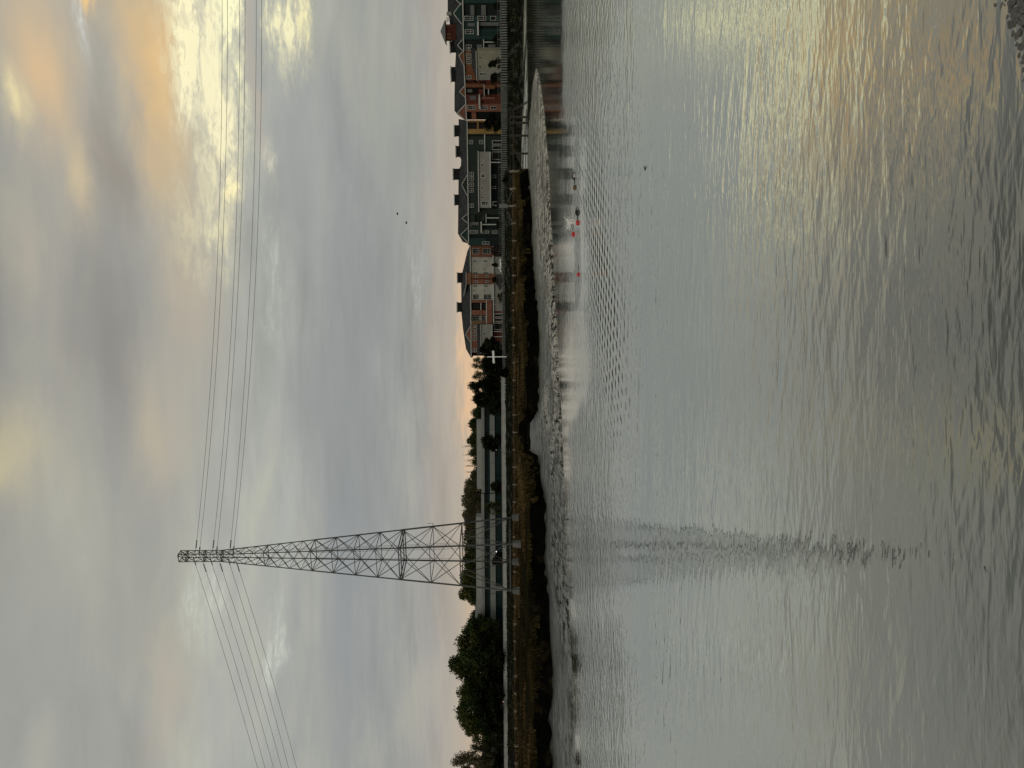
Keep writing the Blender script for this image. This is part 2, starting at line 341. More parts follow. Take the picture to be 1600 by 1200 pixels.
    fac = t.node('ShaderNodeFloatCurve'); cv = fac.mapping.curves[0]
    cv.points[0].location = (0, 0.07); cv.points[1].location = (1, 1.0); cv.points.new(0.3, 0.21); cv.points.new(0.55, 0.45); cv.points.new(0.75, 0.73); cv.points.new(0.9, 0.86)
    fac.mapping.update(); t.l.new(lw.outputs['Facing'], fac.inputs['Value'])
    mx = t.node('ShaderNodeMixShader'); t.l.new(fac.outputs[0], mx.inputs[0]); t.l.new(df.outputs[0], mx.inputs[1]); t.l.new(gl.outputs[0], mx.inputs[2])
    t.n.remove(b); t.l.new(mx.outputs[0], out.inputs[0])
    tag(mb.build('water', m), kind='structure')
make_water()

# ------------------------------------------------------------------ far shore: mudflat, marsh bank, levee, ground
NEAR = [(-700, 790), (60, 806), (104, 838), (130, 843.5), (170, 849), (260, 856.7), (330, 860), (380, 862.5), (460, 866), (540, 871), (600, 874), (650, 876.7), (700, 879),
        (750, 881), (800, 882.5), (850, 885), (900, 886.7), (960, 889), (1060, 894), (1130, 896.7), (1200, 900), (1900, 930)]
FOOT = [(60, 806), (104, 838), (130, 834), (170, 830), (200, 827), (262, 826), (285, 827), (330, 831), (380, 832), (430, 835), (480, 840), (540, 843), (590, 843), (640, 841),
        (652, 836), (662, 829), (705, 829), (712, 843), (750, 845), (790, 854), (830, 853), (880, 852), (930, 858), (1000, 860), (1060, 865), (1130, 861), (1200, 866), (1900, 880)]
WAT = [(-700, 176), (0, 180), (130, 181), (200, 193), (262, 200), (275, 200)]
LEV = [(-700, 184), (0, 187), (130, 188), (200, 200), (265, 207), (555, 235), (700, 240), (1900, 240)]
def dep(v, y, z): return (H-z)*FP/max(4.0, v-HZ(y))
def column(y):
    right = y < 268
    if y <= 104:
        E = dep(838, 104, 0)+(104-y)*0.2; B = E+0.3; hb = -0.5
    else:
        E = dep(lerp(NEAR, y), y, 0); B = dep(lerp(FOOT, y), y, 0.25 if y > 262 else 0.0); hb = min(0.24, (B-E)*0.02+0.05)
    L = lerp(LEV, y); Wt = lerp(WAT, y)
    mz = max(0, min(1, (y-262)/10))                     # marsh starts
    inl = max(0, min(1, (y-648)/8))*max(0, min(1, (716-y)/8))
    top = -0.5*(1-mz) + mz*(1.95-0.0*inl)
    k = [(E-8, -0.8), (E-1, -0.12), (E, 0.0 if y > 104 else -0.5), (E+1.2, hb*0.6), ((E+B)/2, hb), (B-0.6, hb*0.6 if y < 262 else 0.28), (B, (-0.02 if y < 262 else 0.3) if y > 104 else -0.5)]
    run = 3.0 + 14*inl
    k += [(B+run*0.5, top*0.7 if mz > 0 else -0.4), (B+run, top)]
    e2 = L-14 if mz >= 1 else (Wt-3)*(1-mz)+(L-14)*mz
    e2 = max(e2, B+run+2)
    k += [(e2, 2.2*mz-0.5*(1-mz)), (max(L-7.2, e2+1), 0.0*(1-mz)+2.7*mz), (L-3.6, 1.9*(1-mz)+3.6*mz), (L-0.8, 3.45*(1-mz)+4.25*mz), (L+0.8, 3.5*(1-mz)+4.3*mz), (L+5, 4.85), (400, 5.6), (2500, 9.0)]
    return k
SUBD = [1, 1, 1, 6, 6, 1, 2, 2, 24, 2, 3, 3, 1, 2, 4, 1]
ys = [-700+20*i for i in range(30)] + [-100+3*i for i in range(500)] + [1400+20*i for i in range(26)]
grid = []; seg = []
cols = []
for y in ys:
    k = column(y); d = ray(HZ(y), y); tx = d.x/d.y; rowp = []
    for i, n in enumerate(SUBD):
        (Y0, z0), (Y1, z1) = k[i], k[i+1]
        for j in range(n):
            f = j/n; Yv = Y0+(Y1-Y0)*f; zv = z0+(z1-z0)*f
            rowp.append((Yv, zv, i))
    rowp.append((k[-1][0], k[-1][1], len(SUBD)-1))
    out = []
    for (Yv, zv, i) in rowp:
        p = Vector((tx*Yv, Yv, zv))
        nz = 0
        if 3 <= i <= 5: nz = 0.07*mn.fractal(Vector((p.x*0.22, p.y*0.12, 0)), 1, 2, 4)*(1 if y > 125 else .3) + 0.05*mn.noise(Vector((p.x*0.05, p.y*0.6, 3)))
        elif 6 <= i <= 7 and y > 262: nz = 0.35*mn.noise(Vector((p.x*0.5, p.y*0.5, 0))); p.y += 1.6*mn.noise(Vector((p.x*0.22, 5, 0)))
        elif 8 <= i <= 9 and y > 262: nz = 0.28*mn.fractal(Vector((p.x*0.12, p.y*0.1, 9)), 1, 2, 3)
        elif 10 <= i <= 12: nz = 0.25*mn.noise(Vector((p.x*0.6, p.y*0.8, 5)))
        p.z += nz; out.append(p)
    cols.append(out); seg = [r[2] for r in rowp]
NR = len(seg)
def strip(name, ra, rb, m):
    mb = MB(); n = rb-ra+1
    for c in cols: mb.v += [tuple(p) for p in c[ra:rb+1]]
    for a in range(len(cols)-1):
        for r in range(n-1): mb.f.append((a*n+r, (a+1)*n+r, (a+1)*n+r+1, a*n+r+1))
    return tag(mb.build(name, m, smooth=True), kind='structure')
def add_attr(o, n):
    at_ = o.data.attributes.new('shore', 'FLOAT', 'POINT')
    for i in range(len(o.data.vertices)): at_.data[i].value = (i % n)/(n-1)
idx = {s: seg.index(s) for s in range(len(SUBD))}
# wet mud with algae
def mud_material():
    m = bpy.data.materials.new('wet_mud'); m.use_nodes = True; t = NT(m.node_tree); b = t.n['Principled BSDF']
    pos = t.node('ShaderNodeNewGeometry').outputs['Position']
    n1 = t.noise(t.vm('MULTIPLY', pos, (0.07, 0.06, 1)), 1.0, 5, 0.65, 0.6); n2 = t.noise(t.vm('MULTIPLY', pos, (0.34, 0.42, 1)), 1.0, 6, 0.8, 0.6)
    n3 = t.noise(t.vm('MULTIPLY', pos, (2.4, 0.34, 1)), 1.0, 5, 0.8); n4 = t.noise(t.vm('MULTIPLY', pos, (7.0, 0.9, 1)), 1.0, 4, 0.8)
    px = t.sep(pos)[0]; sh = t.node('ShaderNodeAttribute'); sh.attribute_name = 'shore'
    n1 = t.m('ADD', n1, t.m('SUBTRACT', t.m('MULTIPLY', sh.outputs['Fac'], 0.42), 0.17))
    pale = t.mix(t.mr(px, 2.0, -12.0), (0.50, 0.455, 0.36), (0.13, 0.13, 0.113)); alg = t.mix(t.mr(px, 2.0, -12.0), (0.050, 0.060, 0.024), (0.024, 0.027, 0.021))
    c = t.mix(t.mr(n1, 0.44, 0.60), pale, alg)
    c = t.mix(t.mr(n2, 0.50, 0.57, 0, 0.85), c, (0.024, 0.025, 0.017))
    spk = t.mr(n1, 0.40, 0.66, 1.0, 0.55)
    m3 = t.m('MULTIPLY', t.mr(n3, 0.49, 0.55), spk); m4 = t.m('MULTIPLY', t.mr(n4, 0.50, 0.58, 0, 0.85), spk)
    c = t.mix(m3, c, (0.012, 0.012, 0.009)); c = t.mix(m4, c, (0.020, 0.021, 0.014))
    t.l.new(c, b.inputs['Base Color']); t.l.new(t.mr(n2, 0.35, 0.65, 0.26, 0.5), b.inputs['Roughness'])
    wet = t.m('MULTIPLY', t.m('MULTIPLY', t.m('SUBTRACT', 1.0, m3), t.m('SUBTRACT', 1.0, m4)), t.mr(n2, 0.46, 0.58, 1.0, 0.35)); t.l.new(t.m('MULTIPLY', wet, 0.6), b.inputs['Specular IOR Level'])
    bn = t.node('ShaderNodeBump'); bn.inputs['Strength'].default_value = 0.8; bn.inputs['Distance'].default_value = 0.25
    t.l.new(t.m('ADD', n2, t.m('MULTIPLY', n3, 0.5)), bn.inputs['Height']); t.l.new(bn.outputs[0], b.inputs['Normal'])
    return m
mud = mud_material()
bank_m = mat('shaded_bank_mud', (0.003, 0.003, 0.0025), 0.95, 0.5, 0.8, spec=0, col2=(0.014, 0.011, 0.006), c2lo=.52, c2hi=.66, bump=0.3, bscale=1.6)  # wet mud, blackened further for the shade under overhanging growth
marsh_m = mat('marsh_soil', (0.022, 0.016, 0.008), 0.95, 0.4, 0.25, spec=0, col2=(0.012, 0.012, 0.006), bump=0.25, bscale=1.0, stretch=(0.4, 1, 1))
riprap_m = mat('levee_rubble', (0.009, 0.010, 0.007), 0.95, 0.7, 1.1, spec=0, col2=(0.05, 0.052, 0.043), bump=0.4, bscale=1.4, c2lo=0.50, c2hi=0.66)
ground_m = mat('dry_ground', (0.075, 0.075, 0.06), 0.9, 0.3, 0.2)
add_attr(strip('mudflat', 0, idx[6], mud), idx[6]+1)
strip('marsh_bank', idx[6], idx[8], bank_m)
strip('marsh', idx[8], idx[9], marsh_m)
strip('levee', idx[9], idx[14], riprap_m)
strip('ground', idx[14], NR-1, ground_m)
def tz(y, Yv):
    k = column(y)
    for (a, za), (b, zb) in zip(k, k[1:]):
        if a <= Yv <= b: return za+(zb-za)*(Yv-a)/(b-a)
    return 4.9
def at(y, Yv, dz=0.0):
    d = ray(HZ(y), y); return Vector((d.x/d.y*Yv, Yv, tz(y, Yv)+dz))

# grass of the salt marsh
def grass(name, m, n, ylo, yhi, frac, hmin, hmax, edge=False, wid=0.10):
    mb = MB(); rnd = random.Random(hash(name) % 1000 if False else len(name)*37+n)
    for _ in range(n):
        y = rnd.uniform(ylo, yhi); k = column(y); B = k[6][0]; run = k[8][0]-B; L = lerp(LEV, y)
        if edge:
            Xq = (600-y)/FP*B; lo = max(0.10, 0.85-1.3*max(0, mn.noise(Vector((Xq*0.13, 3, 1)))+.5*mn.noise(Vector((Xq*.7, 3, 1)))+.4*mn.noise(Vector((Xq*2.1, 3, 1)))))
            Yv = B+run*(lo+(1.9-lo)*rnd.random()**.75)
        else:
            f = rnd.random()**frac; Yv = (B+run)+(L-11-B-run)*f
        p = at(y, Yv, 0.0)
        pn = mn.noise(Vector((p.x*0.16, p.y*0.10, 2)))
        pn2 = mn.noise(Vector((p.x*0.05, p.y*0.035, 7)))
        if (pn < -0.02 or pn2 < -0.18) and not edge: continue
        if edge and pn < -0.3: continue
        h = rnd.uniform(hmin, hmax)*(0.7+1.5*max(0, pn)); a = rnd.uniform(0, PI)
        lean = Vector((rnd.uniform(-.5, .5), rnd.uniform(-.4, .3), 0))*h
        w = wid*(0.6+Yv/120)
        for q in range(3):
            a += 1.05; u = Vector((math.cos(a), math.sin(a), 0))*w; c = p+Vector((rnd.uniform(-.35, .35), rnd.uniform(-.3, .3), -0.12))
            tip = c+lean+Vector((0, 0, h+0.1)); mid = c+lean*0.35+Vector((0, 0, h*0.6))
            mb.add([c-u, c+u, mid+u*0.8, tip, mid-u*0.8], [(0, 1, 2, 3, 4)])
    return tag(mb.build(name, m), kind='stuff')
g_brown = mat('marsh_grass_brown', (0.100, 0.068, 0.030), 0.95, 0.65, 0.22, spec=0, col2=(0.024, 0.019, 0.010), stretch=(0.35, 1, 1), island=True)
g_olive = mat('marsh_grass_olive', (0.058, 0.045, 0.018), 0.95, 0.5, 0.3, spec=0, col2=(0.016, 0.015, 0.007), stretch=(0.35, 1, 1), island=True)
tag(grass('marsh_grass', g_brown, 34000, 268, 1420, 1.25, 0.20, 0.55, wid=0.11), 'brown salt marsh grass covering the flat behind the dark bank', 'grass')
tag(grass('bank_grass', g_olive, 12000, 266, 1420, 1.0, 0.25, 0.6, edge=True, wid=0.09), 'olive tufts of grass hanging over the edge of the dark mud bank', 'grass')
def weeds():
    mb = MB(); rnd = random.Random(5)
    for _ in range(9000):
        y = rnd.uniform(-150, 1420); L = lerp(LEV, y); Yv = L-rnd.uniform(0.6, 7.5 if y < 268 else 11); p = at(y, Yv)
        if p.z < 0.7: continue
        if mn.noise(Vector((p.x*0.12, p.y*0.1, 8))) < -0.05: continue
        h = rnd.uniform(0.12, 0.42); a = rnd.uniform(0, PI); u = Vector((math.cos(a), math.sin(a), 0))*0.16
        mb.add([p-u-Vector((0, 0, .1)), p+u-Vector((0, 0, .1)), p+u*0.6+Vector((0, 0, h)), p-u*0.7+Vector((rnd.uniform(-.1, .1), 0, h*0.9))], [(0, 1, 2, 3)])
    o = mb.build('levee_weeds', mat('weeds', (0.016, 0.020, 0.009), 0.95, 0.5, 0.3, spec=0, col2=(0.034, 0.034, 0.018), island=True))
    tag(o, 'low dark weeds growing over the rubble slope of the levee', 'weeds', kind='stuff')
weeds()

# near shore at the photographer's feet, seen in the corner
def near_shore():
    mb = MB(); nx, ny = 90, 40
    for i in range(nx):
        X = -14+26*i/(nx-1); edge = 5.80+0.36*min(5.5, max(0, X))+0.10*X*(1 if X < 0 else 0) + 0.22*mn.noise(Vector((X*0.9, 0, 0)))
        for j in range(ny):
            f = j/(ny-1); Y = edge+0.9-f*(edge+7); d = edge-Y
            z = min(3.35, d*0.17 if d < 1.2 else 0.2+(d-1.2)*0.66)
            z += 0.05*mn.fractal(Vector((X*3, Y*3, 0)), 1, 2, 4)*(1 if d > -0.3 else 0)
            mb.v.append((X, Y, z))
    for i in range(nx-1):
        for j in range(ny-1): mb.f.append((i*ny+j, i*ny+j+1, (i+1)*ny+j+1, (i+1)*ny+j))
    tag(mb.build('near_shore', mat('shore_mud', (0.045, 0.042, 0.034), 0.45, 0.5, 5, bump=0.03, bscale=14), smooth=True), kind='structure')
    mb = MB(); rnd = random.Random(3)
    for _ in range(7600):
        X = rnd.uniform(1.4, 11.5); edge = 6.12+0.36*min(5.5, max(0, X)); d = rnd.uniform(-0.28, 1.5); r = rnd.uniform(0.010, 0.038)
        z = min(3.35, d*0.17 if d < 1.2 else 0.2+(d-1.2)*0.66)
        mb.blob((X, edge-d, z+r*0.2), r*rnd.uniform(.8, 1.6), r*rnd.uniform(.7, 1.2), r*0.7, 6, 4, 0.5, rnd.uniform(0, PI))
    tag(mb.build('shore_rubble', rock_m), 'wet dark stones and gravel along the near water edge', 'rubble', kind='stuff')
near_shore()
def small_rock(x, y, s, label):
    p = G(x, y, 0.0); mb = MB()
    mb.blob((p.x, p.y, p.z+s*0.15), s, s*0.7, s*0.55, 8, 6, 0.5)
    mb.cone((p.x+s*.35, p.y, p.z), (p.x+s*.5, p.y, p.z+s*1.1), s*.25, s*.04, 5); mb.cone((p.x-s*.4, p.y, p.z), (p.x-s*.7, p.y, p.z+s*0.9), s*.22, s*.03, 5)
    o = mb.build('stone', rock_m, loc=tuple(p)); tag(o, label, 'stone')
small_rock(1577, 36, 0.026, 'small dark spiky stone poking out of smooth water beside the near shore')
small_rock(1555, 8, 0.020, 'tiny dark stone in the rippled water furthest out from the near shore')
def twig():
    p = G(1008, 263, 0.0); mb = MB()
    mb.cone(p+Vector((-.09, 0, .0)), p+Vector((.02, .01, .02)), .014, .018, 6); mb.cone(p+Vector((.02, .01, .02)), p+Vector((.10, -.01, .05)), .018, .008, 6)
    mb.cone(p+Vector((.0, .01, .02)), p+Vector((.03, .02, .06)), .010, .004, 5)
    tag(mb.build('driftwood', wood_d, loc=tuple(p)), 'small dark stick of driftwood floating alone on calm water', 'driftwood')
twig()

# ------------------------------------------------------------------ transmission tower
TD = 137.0
def make_tower():
    base = P(813, 864.5, TD); cx, cy = base.x, TD; zb = 2.0
    root = empty('transmission_tower', (cx, cy, zb), 'tall narrow steel lattice tower on concrete footings at the marsh edge', 'tower')
    def hw(v):      # half diagonal in metres, from photo height
        px = 7.9 if v < 347 else 7.9+(v-347)*0.0965
        return px/math.cos(math.radians(26))*TD/FP
    def zz(v): return zat(v, 866, TD)
    angs = [math.radians(26+90*k) for k in range(4)]
    def corner(v, k):
        r = hw(v); return Vector((cx+r*math.cos(angs[k]), cy+r*math.sin(angs[k]), zz(v)))
    for k in range(4):
        mb = MB(); mb.bar(corner(801, k), corner(627, k), 0.24); mb.bar(corner(627, k), corner(490, k), 0.19); mb.bar(corner(490, k), corner(347, k), 0.15); mb.bar(corner(347, k), corner(281, k), 0.12)
        mb.build('leg', steel, root)
    lower = [797, 721, 675, 627, 592, 558, 523, 490]
    up = [490+(347-490)*i/8 for i in range(9)]
    top = [347, 333.5, 320, 306, 292, 281]
    nb = 0
    for k in range(4):
        k2 = (k+1) % 4; mb = MB()
        mb.bar(corner(797, k), (corner(721, k)+corner(721, k2))/2, 0.10) ; mb.bar(corner(797, k2), (corner(721, k)+corner(721, k2))/2, 0.10)
        mb.bar((corner(797, k)+corner(721, k))/2, (corner(797, k)*0.5+(corner(721, k)+corner(721, k2))*0.25), 0.07)
        mb.bar((corner(797, k2)+corner(721, k2))/2, (corner(797, k2)*0.5+(corner(721, k)+corner(721, k2))*0.25), 0.07)
        for a, b in zip(lower[1:], lower[2:]):
            mb.bar(corner(a, k), corner(b, k2), 0.085); mb.bar(corner(a, k2), corner(b, k), 0.085)
        for a, b in zip(up, up[1:]):
            mb.bar(corner(a, k), corner(b, k2), 0.075); mb.bar(corner(a, k2), corner(b, k), 0.075)
        for a, b in zip(top, top[1:]):
            mb.bar(corner(a, k), corner(b, k2), 0.07); mb.bar(corner(a, k2), corner(b, k), 0.07)
        mb.build('bracing', steel, root)
    for v in lower+[630.5, 347, 320, 292, 281, 416]:
        mb = MB(); w = 0.22 if v in (797,) else (0.17 if v in (627, 630.5, 721) else 0.10)
        for k in range(4): mb.bar(corner(v, k), corner(v, (k+1) % 4), w)
        if v in (347, 320, 292): mb.bar(corner(v, 0), corner(v, 2), 0.09); mb.bar(corner(v, 1), corner(v, 3), 0.09)
        mb.build('ring_beam', steel, root)
    for k in range(4):      # concrete footings, wider below
        c = corner(801, k); mb = MB(); vs = []
        for z, r in ((1.6, 0.85), (zz(800.5), 0.52)):
            vs += [(c.x+r*math.cos(angs[0]+PI/2*i), c.y+r*math.sin(angs[0]+PI/2*i), z) for i in range(4)]
        mb.add(vs, [(0, 1, 5, 4), (1, 2, 6, 5), (2, 3, 7, 6), (3, 0, 4, 7), (4, 5, 6, 7), (0, 3, 2, 1)])
        mb.build('footing', concrete, root)
    mb = MB()       # climbing ladder on the near leg and two hanging cables inside
    a, b = corner(800, 3), corner(281, 3); off = Vector((0.28, -0.05, 0))
    n = 110
    for s in (0, 0.3): mb.bar(a+off+Vector((s, 0, 0)), b+off*0.4+Vector((s*0.5, 0, 0)), 0.03)
    for i in range(n):
        p = a.lerp(b, i/n)+off*(1-0.6*i/n); mb.bar(p, p+Vector((0.3-0.15*i/n, 0, 0)), 0.03)
    mb.build('ladder', steel, root)
    for s in (-0.9, 0.9):
        mb = MB(); mb.bar((cx+s*1.2, cy, zz(797)), (cx+s*0.5, cy, zz(490)), 0.045); mb.build('earth_cable', cable_m, root)
    c = corner(675, 0); mb = MB(); mb.bar(c, c+Vector((0.55, 0, 0)), 0.08); mb.bar(c+Vector((0.55, 0, -0.05)), c+Vector((0.55, 0, 1.0)), 0.06); mb.build('antenna', steel, root)
    c = corner(730, 0); mb = MB(); mb.blob(c+Vector((0.45, -0.2, 0.1)), 0.42, 0.4, 0.45, 8, 5, 0.6); mb.cone(c+Vector((.45, -.2, -.2)), c+Vector((.5, -.2, -.75)), .25, .03, 6); mb.build('nest', dark_m, root)
    mb = MB(); c = corner(281, 0).lerp(corner(281, 2), .5); mb.bar(c+Vector((-.1, 0, -.1)), c+Vector((-.1, 0, .3)), .06); mb.blob(c+Vector((-.1, 0, .3)), .12, .12, .2, 8, 6); mb.build('warning_light', insul, root)
    return root, corner, zz
tower, tcorner, tzz = make_tower()
# conductors: measured heights along a straight line through the tower
def wires():
    th = math.radians(14); c = P(330, 868.5, TD)
    rows = [ # right samples (photo y -> x), left samples, side offset across the line
        ([(858, 306), (525, 334), (262, 344), (0, 347.2)], [(880, 305), (1080, 368), (1200, 402.5)], 'upper left'),
        ([(858, 312), (525, 341), (262, 352), (0, 355.5)], [(881, 318), (1080, 380.5), (1200, 414)], 'upper right'),
        ([(858, 332.5), (525, 361), (262, 371.3), (0, 374.5)], [(880, 331), (1080, 393.5), (1200, 427.5)], 'm'),
        ([(858, 339), (525, 367.5), (262, 379.5), (0, 383)], [(881, 344), (1080, 406.5), (1200, 440)], 'm'),
        ([(858, 359.5), (525, 386.5), (262, 397), (0, 400.5)], [(881, 359), (1080, 418.5), (1200, 451)], 'l'),
        ([(858, 365), (525, 394.5), (262, 405.5), (0, 409)], [(883, 371), (1080, 431), (1200, 463.5)], 'l')]
    names = ['highest of the six cables strung from the lattice tower', 'second highest of the six cables strung from the lattice tower', 'third of the six tower cables counted from the top',
             'fourth of the six tower cables counted from the top', 'second lowest of the six cables strung from the lattice tower', 'lowest of the six cables strung from the lattice tower']
    for i, (R_, L_, _) in enumerate(rows):
        off = -1.0 if i % 2 == 0 else 1.0
        o2 = Vector((math.sin(th), math.cos(th), 0))*(-off*1.3)
        base = Vector((c.x, TD, 0))+o2; dv = Vector((math.cos(th), -math.sin(th), 0))
        def hit(x, y):
            d = ray(x, y)   # intersect with vertical plane through base along dv
            n = Vector((-dv.y, dv.x, 0)); t = n.dot(base)/n.dot(d); p = Vector((0, 0, H))+d*t
            return dv.dot(p-base), p.z
        mb = MB(); ends = []
        for sgn, sam in ((1, R_), (-1, L_)):
            pts = [hit(x, y) for (y, x) in sam]
            # quadratic least squares z = a+b t+c t^2
            import numpy as np
            A = np.array([[1, q[0], q[0]**2] for q in pts]); z = np.array([q[1] for q in pts]); co = np.linalg.lstsq(A, z, rcond=None)[0]
            t0 = 0.9*sgn; t1 = 230.0*sgn if sgn > 0 else -170.0
            if sgn < 0 and co[2] < 0.0008: co[2] = max(co[2], -0.02)
            f = lambda t: co[0]+co[1]*t+co[2]*t*t
            prev = None; N = 90
            for q in range(N+1):
                t = t0+(t1-t0)*q/N; p = base+dv*t; p.z = f(t)
                if prev is not None: mb.bar(prev, p, 0.052, n=5)
                else: ends.append(p.copy()); e2 = base+dv*(t0+sgn*1.6); e2.z = f(t0+sgn*1.6); ends.append(e2)
                prev = p
        mid = (ends[0]+ends[2])/2; mb.bar(ends[0], ends[2], 0.045, n=5)
        o = mb.build('power_line', cable_m, loc=tuple(mid)); tag(o, names[i], 'power line', 'high voltage cables hung from the lattice tower')
        for a, b in ((ends[0], ends[1]), (ends[2], ends[3])):
            ib = MB(); d = (b-a)
            for q in range(8): ib.cone(a+d*(q/8), a+d*(q/8+0.07), 0.13, 0.07, 8)
            ib.bar(a, b, 0.05); ib.build('insulator', insul, tower)
wires()

# ------------------------------------------------------------------ facades
class Facade:
    def __init__(s, ya, da, yb, db, k=1.0):
        da *= k; db *= k        # photo column and depth at both ends; a = right end in the real view
        A = ray(HZ(ya), ya); B = ray(HZ(yb), yb)
        s.A = Vector((A.x/A.y*da, da, 0)); s.B = Vector((B.x/B.y*db, db, 0))
        s.t = (s.B-s.A).normalized(); s.n = Vector((s.t.y, -s.t.x, 0))
        if s.n.dot(-s.A) < 0: s.n = -s.n
        s.len = (s.B-s.A).length; s.ya = ya; s.yb = yb
    def uv(s, x, y, d=0.0):
        r = ray(x, y); q = (s.A+s.n*d).dot(s.n)/r.dot(s.n); p = Vector((0, 0, H))+r*q
        return (p-s.A).dot(s.t), p.z
    def rect(s, x0, x1, y0, y1, d=0.0):
        ym = (y0+y1)/2; a = s.uv((x0+x1)/2, y0, d)[0]; b = s.uv((x0+x1)/2, y1, d)[0]
        return a, b, s.uv(x1, ym, d)[1], s.uv(x0, ym, d)[1]
    def box(s, mb, r, d0, d1):
        mb.frame(s.A, s.t, s.n, Vector((0, 0, 1)), r[0], r[1], d0, d1, r[2], r[3])
    def pt(s, u, d, z): return s.A+s.t*u+s.n*d+Vector((0, 0, z))
def fpart(F, root, name, m, x0, x1, y0, y1, d0, d1, **k):
    mb = MB(); F.box(mb, F.rect(x0, x1, y0, y1, d1), d0, d1); return mb.build(name, m, root)
def window(F, root, x0, x1, y0, y1, d, vert=1, horiz=1, fm=None, bw=0.13, split=None):
    r = F.rect(x0, x1, y0, y1, d+0.08); mb = MB(); a, b, z0, z1 = r
    bar = lambda p, q, u, v: F.box(mb, (p, q, u, v), d-0.02, d+0.10)
    bar(a, b, z0, z0+bw); bar(a, b, z1-bw, z1); bar(a, a+bw, z0+bw, z1-bw); bar(b-bw, b, z0+bw, z1-bw)
    for i in range(1, vert+1):
        u = a+(b-a)*i/(vert+1); F.box(mb, (u-0.04, u+0.04, z0+bw, z1-bw), d-0.02, d+0.07)
    for i in range(1, horiz+1):
        w = z0+(z1-z0)*(split if split else i/(horiz+1)); F.box(mb, (a+bw, b-bw, w-0.05, w+0.05), d-0.02, d+0.075)
    w = mb.build('window', fm or offwhite, root)
    g = MB(); F.box(g, (a+bw*0.8, b-bw*0.8, z0+bw*0.8, z1-bw*0.8), d-0.015, d+0.03); g.build('pane', glass, w)
    return w
def hip_roof(F, root, eave_x, ridge, y0, y1, over=0.9, depth=15, gl=None, gr=None):
    """eave_x photo height of the eave; ridge: list (y, x) of the silhouette; the ridge line lies over the block's middle."""
    a = F.uv(eave_x, y0, over)[0]; b = F.uv(eave_x, y1, over)[0]; ze = F.uv(eave_x, (y0+y1)/2, over)[1]
    mb = MB(); vs = []
    fr = [F.pt(a, over, ze)]; rd = []
    for (y, x) in ridge:
        u, z = F.uv(x, y, -depth/2); rd.append((u, z))
    N = len(rd)
    lo_f = [F.pt(a+(b-a)*i/(N-1), over, ze) for i in range(N)]; up_ = [F.pt(u, -depth/2, z) for u, z in rd]; lo_b = [F.pt(a+(b-a)*i/(N-1), -depth-over, ze) for i in range(N)]
    vs = lo_f+up_+lo_b; fs = []
    for i in range(N-1):
        fs += [(i, i+1, N+i+1, N+i), (N+i, N+i+1, 2*N+i+1, 2*N+i)]
    fs += [(0, N, 2*N), (N-1, 3*N-1, 2*N-1)]
    mb.add(vs, fs)
    mb.add([F.pt(a, over, ze-0.22), F.pt(b, over, ze-0.22), F.pt(b, -depth-over, ze-0.22), F.pt(a, -depth-over, ze-0.22), F.pt(a, over, ze), F.pt(b, over, ze), F.pt(b, -depth-over, ze), F.pt(a, -depth-over, ze)],
           [(0, 1, 2, 3), (0, 4, 5, 1), (1, 5, 6, 2), (2, 6, 7, 3), (3, 7, 4, 0)])
    r = mb.build('roof', shingle, root)
    fb = MB(); fb.frame(F.A, F.t, F.n, Vector((0, 0, 1)), a, b, over+0.005, over+0.13, ze-0.28, ze+0.06); fb.build('gutter', offwhite, root)
    return r, ze
def gable(F, root, eave_x, px, py, y0, y1, wallm, over=1.05):
    a, ze = F.uv(eave_x, y0, over); b = F.uv(eave_x, y1, over)[0]; c, zp = F.uv(px, py, over)
    ze = F.uv(eave_x, (y0+y1)/2, over)[1]+0.05; mb = MB()
    mb.add([F.pt(a, over, ze), F.pt(b, over, ze), F.pt(c, over, zp), F.pt(a, -2.5, ze), F.pt(b, -2.5, ze), F.pt(c, -6.5, zp)], [(0, 1, 2), (0, 2, 5, 3), (1, 4, 5, 2), (0, 3, 4, 1), (3, 5, 4)])
    g = mb.build('gable', wallm, root)
    tb = MB(); w = 0.2
    for p, q in (((a, ze), (c, zp)), ((b, ze), (c, zp))):
        tb.bar(F.pt(p[0], over+0.06, p[1]), F.pt(q[0], over+0.06, q[1]), w, 0.22)
    tb.build('trim', offwhite, g)
    rb = MB(); e = 0.14     # gable roof planes
    for (u, s_) in ((a, -1), (b, 1)):
        rb.add([F.pt(u, over+0.02, ze+e), F.pt(c, over+0.02, zp+e), F.pt(c, -6.5, zp+e), F.pt(u, -2.5, ze+e), F.pt(u, over+0.02, ze+e-0.1), F.pt(c, over+0.02, zp+e-0.1), F.pt(c, -6.5, zp+e-0.1), F.pt(u, -2.5, ze+e-0.1)],
               [(0, 1, 2, 3), (4, 7, 6, 5), (0, 4, 5, 1), (1, 5, 6, 2), (2, 6, 7, 3), (3, 7, 4, 0)])
    rb.build('gable_roof', shingle, g)
def monitor(F, root, y0, y1, xt, xb, d=-6.5):
    r = F.rect(xt, xb+4, y0, y1, d); mb = MB(); F.box(mb, r, d-3.2, d); m = mb.build('roof_monitor', darkroof, root)
    c = MB(); F.box(c, (r[0]-0.25, r[1]+0.25, r[3]-0.05, r[3]+0.28), d-3.5, d+0.3); c.build('cap', offwhite, m)
def block(F, root, y0, y1, eave_x, m, depth=15, name='wall'):
    mb = MB(); a = F.uv(eave_x, y0)[0]; b = F.uv(eave_x, y1)[0]; z = F.uv(eave_x, (y0+y1)/2)[1]
    F.box(mb, (a, b, 3.9, z-0.2), -depth, 0.0); return mb.build(name, m, root)

